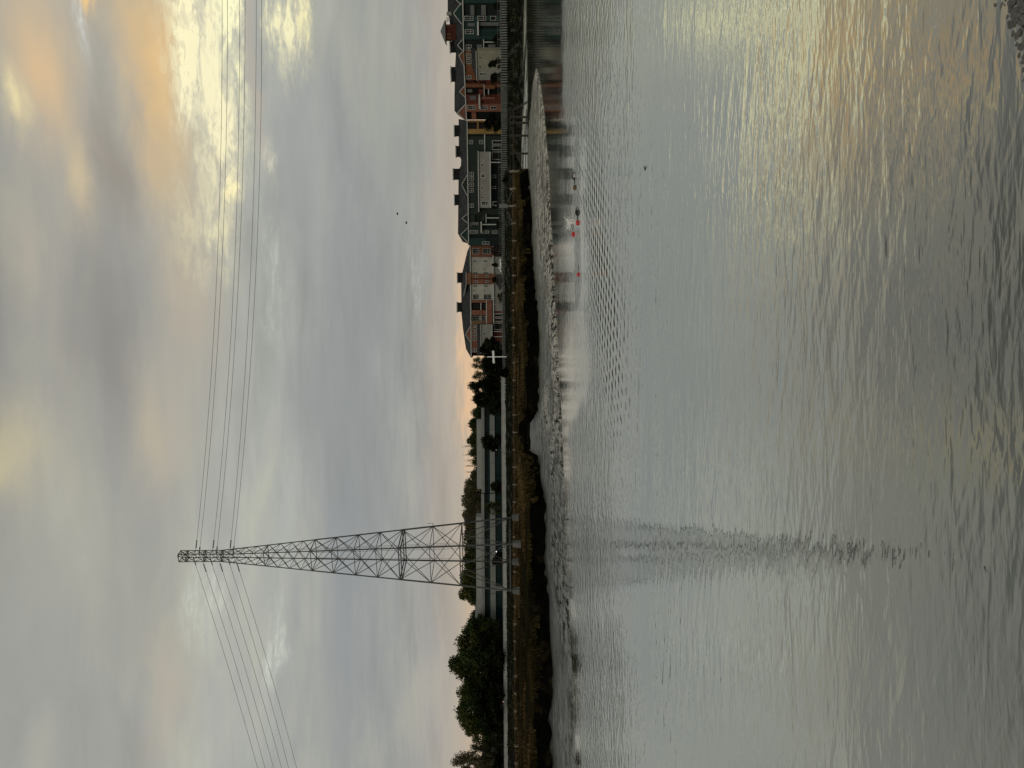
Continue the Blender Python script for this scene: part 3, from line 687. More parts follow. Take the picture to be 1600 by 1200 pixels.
# building A: dark teal with the cupola
FA = Facade(-70, 199, 79, 206, 1.3)
rA = empty('apartment_building', tuple(FA.A.lerp(FA.B, .5)+Vector((0, 0, 4.2))), 'dark teal apartment building with the small red cupola on its roof', 'building')
block(FA, rA, -70, 79, 722.5, darkteal)
hip_roof(FA, rA, 722.5, [(-60, 699), (20, 699.5), (30, 702), (64, 706), (79, 711)], -72, 80)
Z = lambda F, r, m, x0, x1, y0, y1, d=0.5: fpart(F, r, 'wall_panel', m, x0, x1, y0, y1, 0.0, d)
Z(FA, rA, teal, 723.5, 790, -70, 5, .5); Z(FA, rA, teal, 723.5, 790, 24.5, 33, .6); Z(FA, rA, teal, 723.5, 746, 33, 45, .35); Z(FA, rA, teal, 723.5, 790, 45.5, 61.5, .6)
for y in (-60, -42, -22): window(FA, rA, 727, 739, y, y+7, .5, 1, 1); window(FA, rA, 748, 759, y, y+7, .5, 1, 1)
window(FA, rA, 725.5, 739.5, 25, 32, .6, 1, 1, split=.32); window(FA, rA, 746, 759.5, 25, 32, .6, 1, 1, split=.32); window(FA, rA, 766, 775, 25, 32, .6, 0, 0)
window(FA, rA, 726.5, 740, 46, 53, .6, 1, 1, split=.35)
for (x0, x1, y0, y1) in ((731, 742, 36, 41), (749, 780, 34.5, 40), (735, 741, 8, 24), (752, 759, 8, 24), (745, 753, 69.5, 74), (763, 774, 69.5, 74)):
    fpart(FA, rA, 'balcony_panel', panel_m, x0, x1, y0, y1, 0.2, 0.75)
fpart(FA, rA, 'canopy', offwhite, 745.5, 748, 33.5, 55, 0.0, 2.0)
for y in (49.5, 51.8): fpart(FA, rA, 'porch_post', teal, 748.2, 784, y, y+1.2, 1.0, 1.5)
fpart(FA, rA, 'balcony_slab', offwhite, 755, 756.3, 61.5, 77, 0.0, 1.2); fpart(FA, rA, 'porch_post', offwhite, 756.4, 772, 65, 66.4, 0.6, 1.0)
fpart(FA, rA, 'porch_post', offwhite, 763, 782, 77.3, 78.3, 0.6, 1.0)
window(FA, rA, 727.5, 737, 70, 74.5, .02, 0, 1); window(FA, rA, 727.5, 737, 75.6, 78.6, .02, 0, 1)
gable(FA, rA, 721.5, 708.5, 21, 4, 38, teal); gable(FA, rA, 722.5, 715, 71, 62, 79, darkteal); gable(FA, rA, 721, 704.5, -8, -24, 8, teal)
monitor(FA, rA, 64.5, 81, 703.5, 712)
def cupola():
    F = FA; d = -4.0; mb = MB(); r = F.rect(696, 706, 38, 62, d); a, b, z0, z1 = r
    F.box(mb, (a, b, z0-1.5, z1), d-4.2, d); body = mb.build('cupola', mat('cupola_red', (0.062, 0.020, 0.015), .85, .25, .6, spec=.1), rA)
    c = (a+b)/2; e0, ze = F.uv(696.5, 30.5, d+0.8); e1 = F.uv(696.5, 69, d+.8)[0]; pk, zp = F.uv(688, 49, d-2)
    mb = MB(); mb.add([F.pt(e0, d+.9, z1), F.pt(e1, d+.9, z1), F.pt(e1, d-5.1, z1), F.pt(e0, d-5.1, z1), F.pt(pk, d-2.1, zp)], [(0, 1, 4), (1, 2, 4), (2, 3, 4), (3, 0, 4), (0, 3, 2, 1)])
    mb.build('cupola_roof', mat('cupola_shingle', (0.11, 0.115, 0.115), .8, .25, 1.5), body)
    for y in (39.5, 53, 58.5): fpart(F, body, 'cupola_post', ochre, 697, 704, y, y+1.2, d-.02, d+.12)
    mb = MB(); q, zq = F.uv(699, 21, d); F.box(mb, (q-0.55, q+0.55, zq-1.4, zq+.3), d-1.2, d); mb.build('chimney', greyd, rA)
    mb = MB()           # the white shield shaped vent below the cupola roof
    u, z = F.uv(699.5, 30.5, d+.2); w = .75
    mb.add([F.pt(u-w, d+.2, z+.5), F.pt(u+w, d+.2, z+.5), F.pt(u+w, d+.2, z-.1), F.pt(u, d+.2, z-.75), F.pt(u-w, d+.2, z-.1), F.pt(u-w, d, z+.5), F.pt(u+w, d, z+.5), F.pt(u+w, d, z-.1), F.pt(u, d, z-.75), F.pt(u-w, d, z-.1)],
           [(0, 1, 2, 3, 4), (9, 8, 7, 6, 5), (0, 5, 6, 1), (1, 6, 7, 2), (2, 7, 8, 3), (3, 8, 9, 4), (4, 9, 5, 0)])
    mb.build('roof_vent', white, rA)
cupola()

# building B: orange, olive and red brown
FB = Facade(79, 206, 187, 221, 1.3)
rB = empty('apartment_building', tuple(FB.A.lerp(FB.B, .5)+Vector((0, 0, 4.2))), 'orange and red brown apartment building between the teal and the yellow fronted ones', 'building')
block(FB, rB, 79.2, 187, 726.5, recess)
hip_roof(FB, rB, 726, [(79, 712.5), (106, 711), (150, 710), (173, 710), (180, 716)], 79.5, 189)
Z(FB, rB, ochre, 727.5, 737, 79.3, 102.5, .4); Z(FB, rB, orange, 727.5, 745, 102.5, 125, .35); Z(FB, rB, orange, 727.5, 788, 131, 136.5, .8)
Z(FB, rB, beige, 745.5, 790, 79.3, 108.5, 2.6); Z(FB, rB, greyd, 745.5, 790, 108.6, 125, 2.5); Z(FB, rB, redbrown, 745.5, 790, 125.2, 131, .3)
mb = MB()
for (qa, qb) in (((744.3, 80), (744.3, 127)),):     # the sloping skirt roof over the olive wing
    a = FB.uv(744.3, 80, 3)[0]; b = FB.uv(744.3, 126, 3)[0]; z0 = FB.uv(744.6, 100, 3)[1]; z1 = FB.uv(736.5, 100, .4)[1]
    mb.add([FB.pt(a, 3, z0), FB.pt(b, 3, z0), FB.pt(b-4.2, .42, z1), FB.pt(a, .42, z1), FB.pt(a, .42, z0), FB.pt(b, .42, z0)], [(0, 1, 2, 3), (0, 4, 5, 1), (0, 3, 4), (1, 5, 2), (2, 5, 4, 3)])
mb.build('skirt_roof', shingle, rB)
fpart(FB, rB, 'gutter', offwhite, 743.9, 744.9, 80, 126, 3.0, 3.12)
for y in (84.3, 93): window(FB, rB, 729, 736.3, y, y+6.2, .4, 1, 1)
window(FB, rB, 729, 736.3, 118, 123.5, .35, 1, 1)
for x in (729.5, 748.5): window(FB, rB, x, x+11, 126, 130.8, .32 if x > 740 else .05, 1, 1, fm=redbrown)
window(FB, rB, 748, 752.3, 88, 91.8, 2.6, 0, 0); window(FB, rB, 748, 752.3, 102.3, 106.2, 2.6, 0, 0); window(FB, rB, 748.7, 759.6, 113.8, 118.2, 2.5, 1, 1, split=.35)
fpart(FB, rB, 'balcony_panel', orange, 757, 773.5, 133, 139, .85, 1.6); fpart(FB, rB, 'balcony_slab', offwhite, 756, 757, 133, 151, .8, 1.7)
fpart(FB, rB, 'porch_post', offwhite, 762.5, 764, 139.2, 147.5, .8, 1.0)
Z(FB, rB, redbrown, 727.5, 788, 148, 162, .5); Z(FB, rB, terra, 727.5, 788, 162.2, 174.5, .9)
fpart(FB, rB, 'balcony_panel', panel_m, 734, 744, 150, 156, .55, 1.3); fpart(FB, rB, 'porch_post', terra, 752.5, 773.5, 152, 155, 1.2, 1.7)
fpart(FB, rB, 'canopy', offwhite, 748, 750.3, 149.5, 170, .5, 2.0)
window(FB, rB, 730, 742.5, 165, 171, .9, 1, 1, split=.3); window(FB, rB, 750.5, 761.5, 165.5, 171, .9, 1, 1, split=.35); window(FB, rB, 766, 775.5, 166, 170.8, .9, 0, 1)
fpart(FB, rB, 'balcony_panel', terra, 737, 744, 175.5, 186, .3, .7)
for y in (139.5,): fpart(FB, rB, 'balcony_panel', redbrown, 748, 757, y, y+8, .2, .6); fpart(FB, rB, 'balcony_panel', panel_m, 730, 738, y, y+5, .2, .6)
gable(FB, rB, 725, 717, 86.5, 79.5, 103, orange); gable(FB, rB, 726.5, 718, 143, 134, 151.5, orange); gable(FB, rB, 727.8, 715, 176, 163, 188.5, terra)
monitor(FB, rB, 111, 128, 705, 712)

# building C: yellow bay, then dark green grey
FC = Facade(188, 224, 383, 229, 1.3)
rC = empty('apartment_building', tuple(FC.A.lerp(FC.B, .5)+Vector((0, 0, 4.2))), 'long dark green grey apartment building with a yellow bay at one end', 'building')
block(FC, rC, 188.5, 383, 731, darkteal)
hip_roof(FC, rC, 730.5, [(186, 716.5), (243, 717), (249, 720.5), (259, 720), (266, 716.5), (365, 715.5), (378, 723)], 187.5, 379)
Z(FC, rC, yellow, 731.5, 790, 187.8, 190.6, .9); Z(FC, rC, yellow, 731.5, 757, 201.5, 209, .9); Z(FC, rC, yellow, 745.5, 748, 190.7, 201.4, .8); Z(FC, rC, yellow, 757, 790, 190.7, 209, .9)
for x in (732, 748.5): window(FC, rC, x, x+(12.5 if x < 740 else 8), 191, 201, .1, 1, 0, fm=redbrown)
Z(FC, rC, green, 731.5, 790, 213, 236.5, .4); Z(FC, rC, green, 731.5, 747, 236.6, 326, .4)
for x in (732.5, 748.5): window(FC, rC, x, x+6.5, 219, 225, .4, 1, 1)
fpart(FC, rC, 'gutter', offwhite, 756.6, 758, 209.5, 237, .9, 1.05)
Z(FC, rC, greyd, 749, 766.5, 237, 324.5, 3.0)
mb = MB(); a = FC.uv(747, 236, 3.4)[0]; b = FC.uv(747, 331, 3.4)[0]; z0 = FC.uv(748, 280, 3.4)[1]; z1 = FC.uv(739.5, 280, .45)[1]
mb.add([FC.pt(a, 3.4, z0), FC.pt(b, 3.4, z0), FC.pt(b, .42, z0+0.9), FC.pt(a, .42, z0+0.9), FC.pt(a, .42, z0), FC.pt(b, .42, z0)], [(0, 1, 2, 3), (0, 4, 5, 1), (0, 3, 4), (1, 5, 2), (2, 5, 4, 3)])
mb.build('skirt_roof', shingle, rC); fpart(FC, rC, 'gutter', offwhite, 746.9, 748.2, 236, 331, 3.41, 3.55)
fpart(FC, rC, 'sill_band', offwhite, 765.3, 766.9, 237, 324.5, 3.0, 3.12)
for y in (256, 291.5, 306.5): window(FC, rC, 751.5, 755.5, y, y+4, 3.0, 0, 0, bw=.14)
window(FC, rC, 751, 758, 271.5, 278, 3.0, 1, 0, bw=.22); window(FC, rC, 752, 762.5, 314.5, 320.5, 3.0, 1, 1, split=.35)
for y in (269, 276.3, 285.3, 294.3, 318.2): window(FC, rC, 733, 740, y, y+6.2, .4, 1, 1)
for (y0, y1) in ((219.5, 225.5), (227.5, 234.3), (237, 249.5)):
    window(FC, rC, 768.8, 785, y0, y1, .5, 0, 0, fm=offwhite, bw=.18)
fpart(FC, rC, 'porch_post', offwhite, 767, 782, 253, 254.2, 2.6, 3.0)
for (y0, y1) in ((273, 278), (291, 295)): window(FC, rC, 769, 775, y0, y1, .2, 0, 0)
fpart(FC, rC, 'garage_arch', offwhite, 769, 771, 314.5, 321.5, .3, .8); fpart(FC, rC, 'garage_arch', offwhite, 771, 776, 314.5, 315.6, .3, .8); fpart(FC, rC, 'garage_arch', offwhite, 771, 776, 320.4, 321.5, .3, .8)
Z(FC, rC, green, 731.5, 790, 326.5, 335, .5); Z(FC, rC, green, 731.5, 752, 346.5, 357, .5); Z(FC, rC, green, 731.5, 790, 357.2, 367, .8); Z(FC, rC, teal, 731.5, 760, 372, 383, .4)
fpart(FC, rC, 'balcony_panel', panel_m, 737.5, 748, 347, 351.5, .5, 1.2); fpart(FC, rC, 'porch_post', panel_m, 735, 736.6, 347.5, 354, .5, .8)
fpart(FC, rC, 'canopy', offwhite, 751, 752.8, 346.5, 364, .8, 2.2); fpart(FC, rC, 'porch_post', offwhite, 753.2, 782, 350, 351.5, 1.5, 1.9)
window(FC, rC, 734, 746.5, 359.8, 364.5, .8, 1, 1, split=.3); window(FC, rC, 754, 764, 360.5, 364.5, .8, 1, 1, split=.4); window(FC, rC, 769, 777, 360.5, 364.5, .8, 0, 1)
for (x0, x1) in ((735, 742), (752, 758)): fpart(FC, rC, 'balcony_panel', green, x0, x1, 336, 346, .2, .7)
fpart(FC, rC, 'balcony_slab', offwhite, 759, 760, 334.5, 348.5, .3, 1.3); fpart(FC, rC, 'porch_post', offwhite, 760.5, 780, 339.8, 341.2, .9, 1.3)
window(FC, rC, 753.5, 764.5, 377.5, 382.5, .42, 1, 1)
gable(FC, rC, 730, 721.5, 288.5, 274, 306, green); gable(FC, rC, 730.5, 722, 341, 334, 348.5, green); gable(FC, rC, 731.5, 719.5, 367, 355.5, 379, teal)
for (a, b, x) in ((195.5, 211, 710), (228, 243.5, 712.5), (263.5, 279.5, 708.3), (304, 319.5, 710.3)): monitor(FC, rC, a, b, x, 717)

# building D: terracotta and grey
FD = Facade(383.5, 236, 557, 238, 1.3)
rD = empty('apartment_building', tuple(FD.A.lerp(FD.B, .5)+Vector((0, 0, 4.2))), 'terracotta and pale grey apartment building at the end of the row, nearest the trees', 'building')
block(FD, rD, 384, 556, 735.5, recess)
hip_roof(FD, rD, 735, [(393, 730), (425, 722.5), (441, 720.5), (490, 721), (515, 723.5), (545, 728)], 383, 559)
Z(FD, rD, terra, 736.5, 772, 384, 401.5, .8)
for y0, y1 in ((388, 397),):
    window(FD, rD, 738, 748.5, y0, y1, .8, 2, 1, split=.3); window(FD, rD, 754, 766, y0, y1, .8, 2, 1, split=.4)
Z(FD, rD, grey, 736.5, 770, 401.6, 428, .35); Z(FD, rD, grey, 736.5, 772, 444, 469, .35)
for y in (428.2, 436.4): Z(FD, rD, terra, 736.5, 774, y, y+6.8, 1.1)
for y in (431, 439): 
    for x in (742.3, 758.8): window(FD, rD, x, x+4.2, y-.8, y+2.6, 1.1, 0, 0)
for y in (406.5,):
    for x in (738.8, 755.5): window(FD, rD, x, x+5.8, y, y+3, .35, 0, 1)
for y in (419, 452.8):
    for x in (738.5, 755.2): window(FD, rD, x, x+3, y, y+2.6, .35, 0, 0)
for y in (425, 445.5):
    for x in (738.8, 755.5): window(FD, rD, x, x+7, y, y+2.9, .35, 0, 1)
window(FD, rD, 738.5, 748.5, 459.5, 468, .35, 2, 1, split=.3); window(FD, rD, 755.3, 768, 459.5, 468, .35, 2, 1, split=.45)
fpart(FD, rD, 'sill_band', offwhite, 770, 771.5, 384, 506, .36, 1.0)
Z(FD, rD, terra, 736.5, 760, 469.2, 473, .9); Z(FD, rD, terra, 736.5, 760, 484.5, 492.5, .9); Z(FD, rD, ochre, 736.5, 760, 501.5, 506, .9); Z(FD, rD, terra, 760.4, 769, 469.2, 506.5, 1.2)
fpart(FD, rD, 'balcony_slab', offwhite, 759.4, 760.6, 469, 507, .9, 1.3); fpart(FD, rD, 'balcony_slab', offwhite, 750.8, 752, 473.1, 501.4, .1, .8)
for y in (494,): window(FD, rD, 738, 749.5, y, y+6.5, .02, 1, 0); window(FD, rD, 753, 759.2, y, y+6.5, .02, 1, 0)
for y in (474.5,): window(FD, rD, 738, 749.5, y, y+8.5, .02, 1, 0, fm=recess); window(FD, rD, 753, 759.2, y, y+8.5, .02, 1, 0, fm=recess)
Z(FD, rD, terra, 736.5, 746, 506.6, 551, .5); Z(FD, rD, greyd, 751, 769, 506.8, 553, 2.6)
for y in (507.4, 511.6, 519, 526.5, 544.5): window(FD, rD, 738.8, 744.8, y, y+(2.6 if y < 510 else 5.4), .5, 1 if y > 510 else 0, 1)
a = FD.uv(751, 506.6, 3)[0]; b = FD.uv(751, 554, 3)[0]; z0 = FD.uv(751.3, 530, 3)[1]; z1 = FD.uv(745.5, 530, .5)[1]; mb = MB()
mb.add([FD.pt(a, 3, z0), FD.pt(b, 3, z0), FD.pt(b, .52, z1), FD.pt(a, .52, z1), FD.pt(a, .52, z0), FD.pt(b, .52, z0)], [(0, 1, 2, 3), (0, 4, 5, 1), (0, 3, 4), (1, 5, 2), (2, 5, 4, 3)])
mb.build('skirt_roof', shingle, rD); fpart(FD, rD, 'gutter', offwhite, 750.9, 751.8, 506.6, 554, 3.01, 3.12); fpart(FD, rD, 'sill_band', offwhite, 768.4, 769.4, 506.8, 553, 2.6, 2.72)
window(FD, rD, 755, 758.6, 519.5, 523.5, 2.6, 0, 0)
Z(FD, rD, redbrown, 771.6, 790, 486, 553, .3); Z(FD, rD, greyd, 771.6, 790, 401, 485.8, .25)
for (y0, y1) in ((490, 495.5), (497, 502.5), (504.5, 515.5)): window(FD, rD, 771.8, 786, y0, y1, .32, 0, 0, fm=offwhite, bw=.2)
for y in (517.5, 525.5): fpart(FD, rD, 'porch_post', offwhite, 770, 785, y, y+1, 1.2, 1.6)
for y in (411, 441, 464.5, 474.5): fpart(FD, rD, 'porch_post', greyd, 772, 785, y, y+1.6, .8, 1.3)
gable(FD, rD, 735.5, 727.3, 522.5, 509.5, 535, terra)
def slope_bay():
    F = FD; mb = MB(); a, z = F.uv(728.5, 426.5, 1.3); b = F.uv(728.5, 444, 1.3)[0]; ze = F.uv(735.5, 435, 1.3)[1]; F.box(mb, (a, b, ze, z), -1.0, 1.3); g = mb.build('dormer', terra, rD)
    t_ = MB(); F.box(t_, (a-.1, b+.1, ze-.1, ze+.55), 1.3, 1.45); t_.build('trim', ochre, g)
    c, zc = F.uv(724, 463, -2.5); mb = MB(); mb.add([F.pt(a-.3, 1.6, z), F.pt(b+.3, 1.6, z), F.pt(c, -1.6, zc-.2), F.pt(b+.3, -4, z+.9), F.pt(a-.3, -4, z+.9)], [(0, 1, 3, 4), (1, 2, 3)])
    mb.build('dormer_roof', shingle, g); e = MB(); e.bar(F.pt(a-.3, 1.65, z+.05), F.pt(b+.3, 1.65, z+.05), .2); e.bar(F.pt(b+.3, 1.65, z+.05), F.pt(c, -1.5, zc-.1), .16); e.build('trim', offwhite, g)
slope_bay()
for (a, b, x) in ((426, 441, 714.8), (472.5, 487, 714.3)): monitor(FD, rD, a, b, x, 721)

# ------------------------------------------------------------------ offices beyond the levee
def office(ya, yb, depth, bands, label, pent=None, mull=2.6, lit=()):
    F = Facade(ya, depth, yb, depth); r = empty('office_building', tuple(F.A.lerp(F.B, .5)+Vector((0, 0, 4.2))), label, 'office building')
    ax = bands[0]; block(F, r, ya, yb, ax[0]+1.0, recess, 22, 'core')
    for (x0, x1, kind) in bands:
        if kind == 'g':
            w = fpart(F, r, 'window', oglass, x0, x1, ya+.3, yb-.3, -0.1, .12); rr = F.rect(x0, x1, ya, yb, .1); mb = MB(); u = rr[0]
            while u < rr[1]: F.box(mb, (u-.05, u+.05, rr[2], rr[3]), .13, .22); u += mull
            F.box(mb, (rr[0], rr[1], (rr[2]+rr[3])/2-.04, (rr[2]+rr[3])/2+.04), .13, .2); mb.build('mullion', darkroof, w)
        else:
            mb = MB(); R = F.rect(x0, x1, ya, yb, .8); F.box(mb, R, -.2 if kind == 'c' else -1, .8 if kind == 'c' else 1.3); p = mb.build('concrete_band', conc_band, r)
            j = MB(); u = R[0]+11
            while u < R[1]: F.box(j, (u-.04, u+.04, R[2], R[3]), .8, .83 if kind == 'c' else 1.34); u += 11
            if j.v and kind == 'c': j.build('joint', darkroof, p)
    if pent:
        for (y0, y1, x0, x1, d) in pent:
            mb = MB(); R = F.rect(x0, x1, y0, y1, d); F.box(mb, R, d-8, d); mb.build('penthouse', conc_band2, r)
            rb = MB(); u = R[0]
            while u < R[1]: rb.bar(F.pt(u, d-.3, R[3]), F.pt(u, d-.3, R[3]+.55), .10); u += 1.25
            if pent.index((y0, y1, x0, x1, d)) == 0: rb.bar(F.pt(R[0], d-.3, R[3]+.5), F.pt(R[1], d-.3, R[3]+.5), .07); rb.build('rooftop_rail', darkroof, r)
    return F, r
office(620, 770, 256, [(752.3, 757, 'o'), (757, 765.3, 'g'), (765.3, 773, 'c'), (773, 788, 'g')], 'grey two storey office with dark glass and a pale rooftop box, nearer the apartments', [(656, 764, 745, 752.5, -3)])
office(771.5, 1003, 256, [(752.5, 757.2, 'o'), (757.2, 766, 'g'), (766, 774.3, 'c'), (774.3, 790, 'g')], 'long grey two storey office behind the lattice tower', [(808, 986, 744, 752.6, -1.2), (950, 985, 742.5, 746, -4)])
office(1140, 1330, 258, [(753.5, 757, 'o'), (757, 768, 'g'), (768, 776.3, 'c'), (776.3, 790, 'g')], 'grey two storey office partly hidden by the large trees at the left')
def block_part(): pass
# small concrete shelter beside the tower and a white box on the office roof
for (x0, x1, y0, y1, dp_, lab) in ((774.5, 788, 918, 923, 250, 'small pale concrete service cabinet in front of the office glass'),):
    F = Facade(y0, dp_, y1, dp_); mb = MB(); F.box(mb, F.rect(x0, x1, y0, y1), -2, 0); F.box(mb, tuple([F.rect(x0, x1, y0, y1)[0]-.15, F.rect(x0, x1, y0, y1)[1]+.15, F.rect(x0, x1, y0, y1)[3], F.rect(x0, x1, y0, y1)[3]+.15]), -2.2, .2)
    tag(mb.build('service_cabinet', conc_band2, loc=tuple(F.A+Vector((0, 0, 4.2)))), lab, 'cabinet')

# ------------------------------------------------------------------ levee wall, sheet piles, handrail
def poly_line(ylo, yhi, step, off=0.0):
    pts = []; y = ylo
    while y <= yhi+.01:
        d = ray(HZ(y), y); L = lerp(LEV, y)+off; pts.append(Vector((d.x/d.y*L, L, 0))); y += step
    return pts
def wall():
    pts = poly_line(589, 1500, 12); root = empty('flood_wall', tuple(pts[20]+Vector((0, 0, 4.3))), 'long low pale concrete wall along the crest of the levee', 'wall'); mb = MB(); cb = MB()
    for i, (a, b) in enumerate(zip(pts, pts[1:])):
        y = 589+12*i; zt = zat(lerp([(589, 783.6), (700, 784.0), (850, 785.6), (1060, 787.2), (1200, 788.2), (1500, 790)], y), y, 240)+0.05*mn.noise(Vector((i*.4, 0, 0)))
        u = (b-a).normalized(); n = Vector((-u.y, u.x, 0)); L = (b-a).length
        mb.frame(a, u, n, Vector((0, 0, 1)), .01, L-.01, -.15, .15, 4.0, zt); cb.frame(a, u, n, Vector((0, 0, 1)), 0, L, -.22, .22, zt, zt+.1)
    mb.build('wall_panel', mat('pale_wall', (0.31, 0.325, 0.31), .85, .2, .5), root); cb.build('coping', mat('pale_wall', (0, 0, 0)), root)
wall()
def piles():
    pts = poly_line(-200, 586, 2, 0.9); root = empty('sheet_pile_wall', tuple(pts[150]+Vector((0, 0, 3.4))), 'long grey sheet pile wall with upright ribs below the apartments', 'wall'); rb = MB(); pb = MB(); cb = MB(); acc = 0; rnd = random.Random(2)
    top = lambda y: zat(HZ(y)-0.2, y, lerp(LEV, y))-0.02
    for i, (a, b) in enumerate(zip(pts, pts[1:])):
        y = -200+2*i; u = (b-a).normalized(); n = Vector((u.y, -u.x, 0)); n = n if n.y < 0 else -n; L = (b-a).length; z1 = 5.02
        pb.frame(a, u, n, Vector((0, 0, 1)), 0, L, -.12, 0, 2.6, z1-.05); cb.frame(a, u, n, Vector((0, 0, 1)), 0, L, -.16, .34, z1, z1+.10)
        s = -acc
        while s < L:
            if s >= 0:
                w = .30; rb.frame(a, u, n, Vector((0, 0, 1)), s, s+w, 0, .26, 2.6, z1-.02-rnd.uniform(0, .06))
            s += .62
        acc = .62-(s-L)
    pb.build('sheet', pile_shade, root); r = rb.build('rib', pile_m, root); cb.build('cap_rail', pile_m, root)
piles()
def handrail(ylo, yhi, label, off=1.8, step=2.0):
    pts = poly_line(ylo, yhi, 3, off); root = empty('handrail', tuple(pts[len(pts)//2]+Vector((0, 0, 4.3))), label, 'railing'); rb = MB(); n = 0; acc = 0
    for a, b in zip(pts, pts[1:]):
        for z in (5.35, 5.85): rb.bar(a+Vector((0, 0, z)), b+Vector((0, 0, z)), .05)
        acc += (b-a).length
        if acc > step: acc = 0; pb = MB(); pb.bar(a+Vector((0, 0, 4.0)), a+Vector((0, 0, 5.87)), .07); pb.build('post', pile_m, root)
    rb.build('rail', pile_m, root)
handrail(228, 548, 'thin metal handrail on the levee path in front of the grey and terracotta apartments')
handrail(-40, 150, 'thin metal handrail on the levee path in front of the teal and orange apartments')

# boardwalk over the marsh on pilings
def boardwalk():
    path = [(168, 143), (183, 143.5), (212, 146), (240, 148), (300, 152), (377, 158), (560, 165), (760, 170), (865, 172), (1000, 171), (1200, 170), (1400, 168)]
    def pt(y):
        dpt = lerp(path, y); d = ray(HZ(y), y); return Vector((d.x/d.y*dpt, dpt, 0))
    root = empty('boardwalk', tuple(pt(240)+Vector((0, 0, 2.6))), 'narrow old timber boardwalk on posts crossing the marsh', 'boardwalk'); rb = MB(); db = MB()
    ysx = [172+8*i for i in range(155)]
    for a, b in zip(ysx, ysx[1:]):
        A, B = pt(a), pt(b); lo = 2.80
        u = (B-A).normalized(); n = Vector((-u.y, u.x, 0))
        db.frame(A+Vector((0, 0, lo)), u, n, Vector((0, 0, 1)), 0, (B-A).length, -.3, .3, -.05, .05)
        if a < 340: rb.bar(A+Vector((0, 0, 3.42)), B+Vector((0, 0, 3.42)), .07)
        if a < 262: rb.bar(A+Vector((0, -.3, .38)), B+Vector((0, -.3, .38)), .16)
    db.build('deck', mat('deck_wood', (0.055, 0.042, 0.028), .9, .4, 1.0), root); rb.build('rail', wood_d, root)
    y = 183; first = None; posts = [183, 192, 212, 240, 268, 295] + [322+27.2*i for i in range(34)]
    for y in posts:
        p = pt(y); zb = -0.6 if y < 262 else 1.6; zt = 3.5 if y < 330 else 3.02; mb = MB()
        for s in (-.32, .32): mb.bar(p+Vector((0, s, zb)), p+Vector((0, s, zt)), .17 if y < 300 else .13)
        mb.bar(p+Vector((-.25, -.42, zt-.35 if y > 330 else 2.7)), p+Vector((.25, -.42, zt-.35 if y > 330 else 2.7)), .12)
        mb.build('post', wood_d if y < 262 else mat('pale_post', (0.27, 0.23, 0.18), .85, .3, 3), root)
    mb = MB(); a = pt(172)
    for s in (-.35, .35): mb.bar(a+Vector((0, s, 2.8)), a+Vector((.9, s-1.5, .25)), .13)
    mb.bar(a+Vector((0, -.3, 2.8)), a+Vector((0.25, -.3, 3.6)), .07); mb.build('ramp', wood_d, root)
boardwalk()
def braced_post():
    D = 190; c = P(800, 322, D); zg = 2.2; top = zat(780, 322, D); root = empty('timber_frame', (c.x, D, zg), 'braced grey timber frame standing in the marsh in front of the sheet piles', 'timber frame')
    mb = MB(); mb.box(c.x-.45, c.x+.45, D-.3, D+.3, zat(793, 322, D), top); mb.build('board', mat('green_grey_board', (.15, .17, .155), .85, .3, 2), root)
    mb = MB(); mb.box(c.x-.22, c.x+.22, D-.2, D+.2, zg-.4, zat(793, 322, D)); mb.build('upright', wood, root)
    for yy in (297, 350):
        p = P(805, yy, D); q = P(793, 322+(yy-322)*.3, D); mb = MB(); mb.bar(q, (p.x, D, zg+.1), .13); mb.bar((p.x, D, zg-.4), (p.x, D, zg+.7), .25); mb.build('brace', wood, root)
braced_post()
def cross_post():
    D = 226.0; c = P(785, 557.5, D); root = empty('white_post', (c.x, D, 4.3), 'bright white post with a wide flat crossboard in front of the dark shrubs', 'post')
    mb = MB(); mb.bar((c.x, D, 4.0), (c.x, D, zat(761, 557, D)), .26); mb.build('pole', mat('bright_white', (.85, .85, .85), .6, .05), root)
    a = P(770.5, 548, D); b = P(771.5, 567.5, D); mb = MB(); mb.frame(Vector((b.x, D-.2, b.z)), (a-b).normalized(), Vector((0, 1, 0)), Vector((0, 0, 1)), 0, (a-b).length, -.06, .06, -.28, .30)
    mb.build('crossboard', mat('bright_white', (0, 0, 0)), root)
cross_post()
def lamp(x, y, D, label):
    c = P(x, y, D); g = 4.25; root = empty('path_lamp', (c.x, D, g), label, 'lamp', 'path lamps on and behind the levee'); mb = MB(); mb.cone((c.x, D, g-.2), (c.x, D, c.z-.1), .07, .05); mb.build('pole', steel, root)
    m = MATS.get('lamp_globe')
    if not m:
        m = mat('lamp_globe', (.8, .8, .78), .4, .02); b = m.node_tree.nodes['Principled BSDF']; b.inputs['Emission Color'].default_value = (1, .95, .85, 1); b.inputs['Emission Strength'].default_value = 1.3
    mb = MB(); mb.blob((c.x, D, c.z), .17, .17, .17, 10, 6); mb.build('globe', m, root, smooth=True)
lamp(775.5, 862, 246, 'white globe lamp behind the levee, seen between the legs of the lattice tower')
lamp(775, 703, 246, 'white globe lamp behind the levee beside the round dark tree')

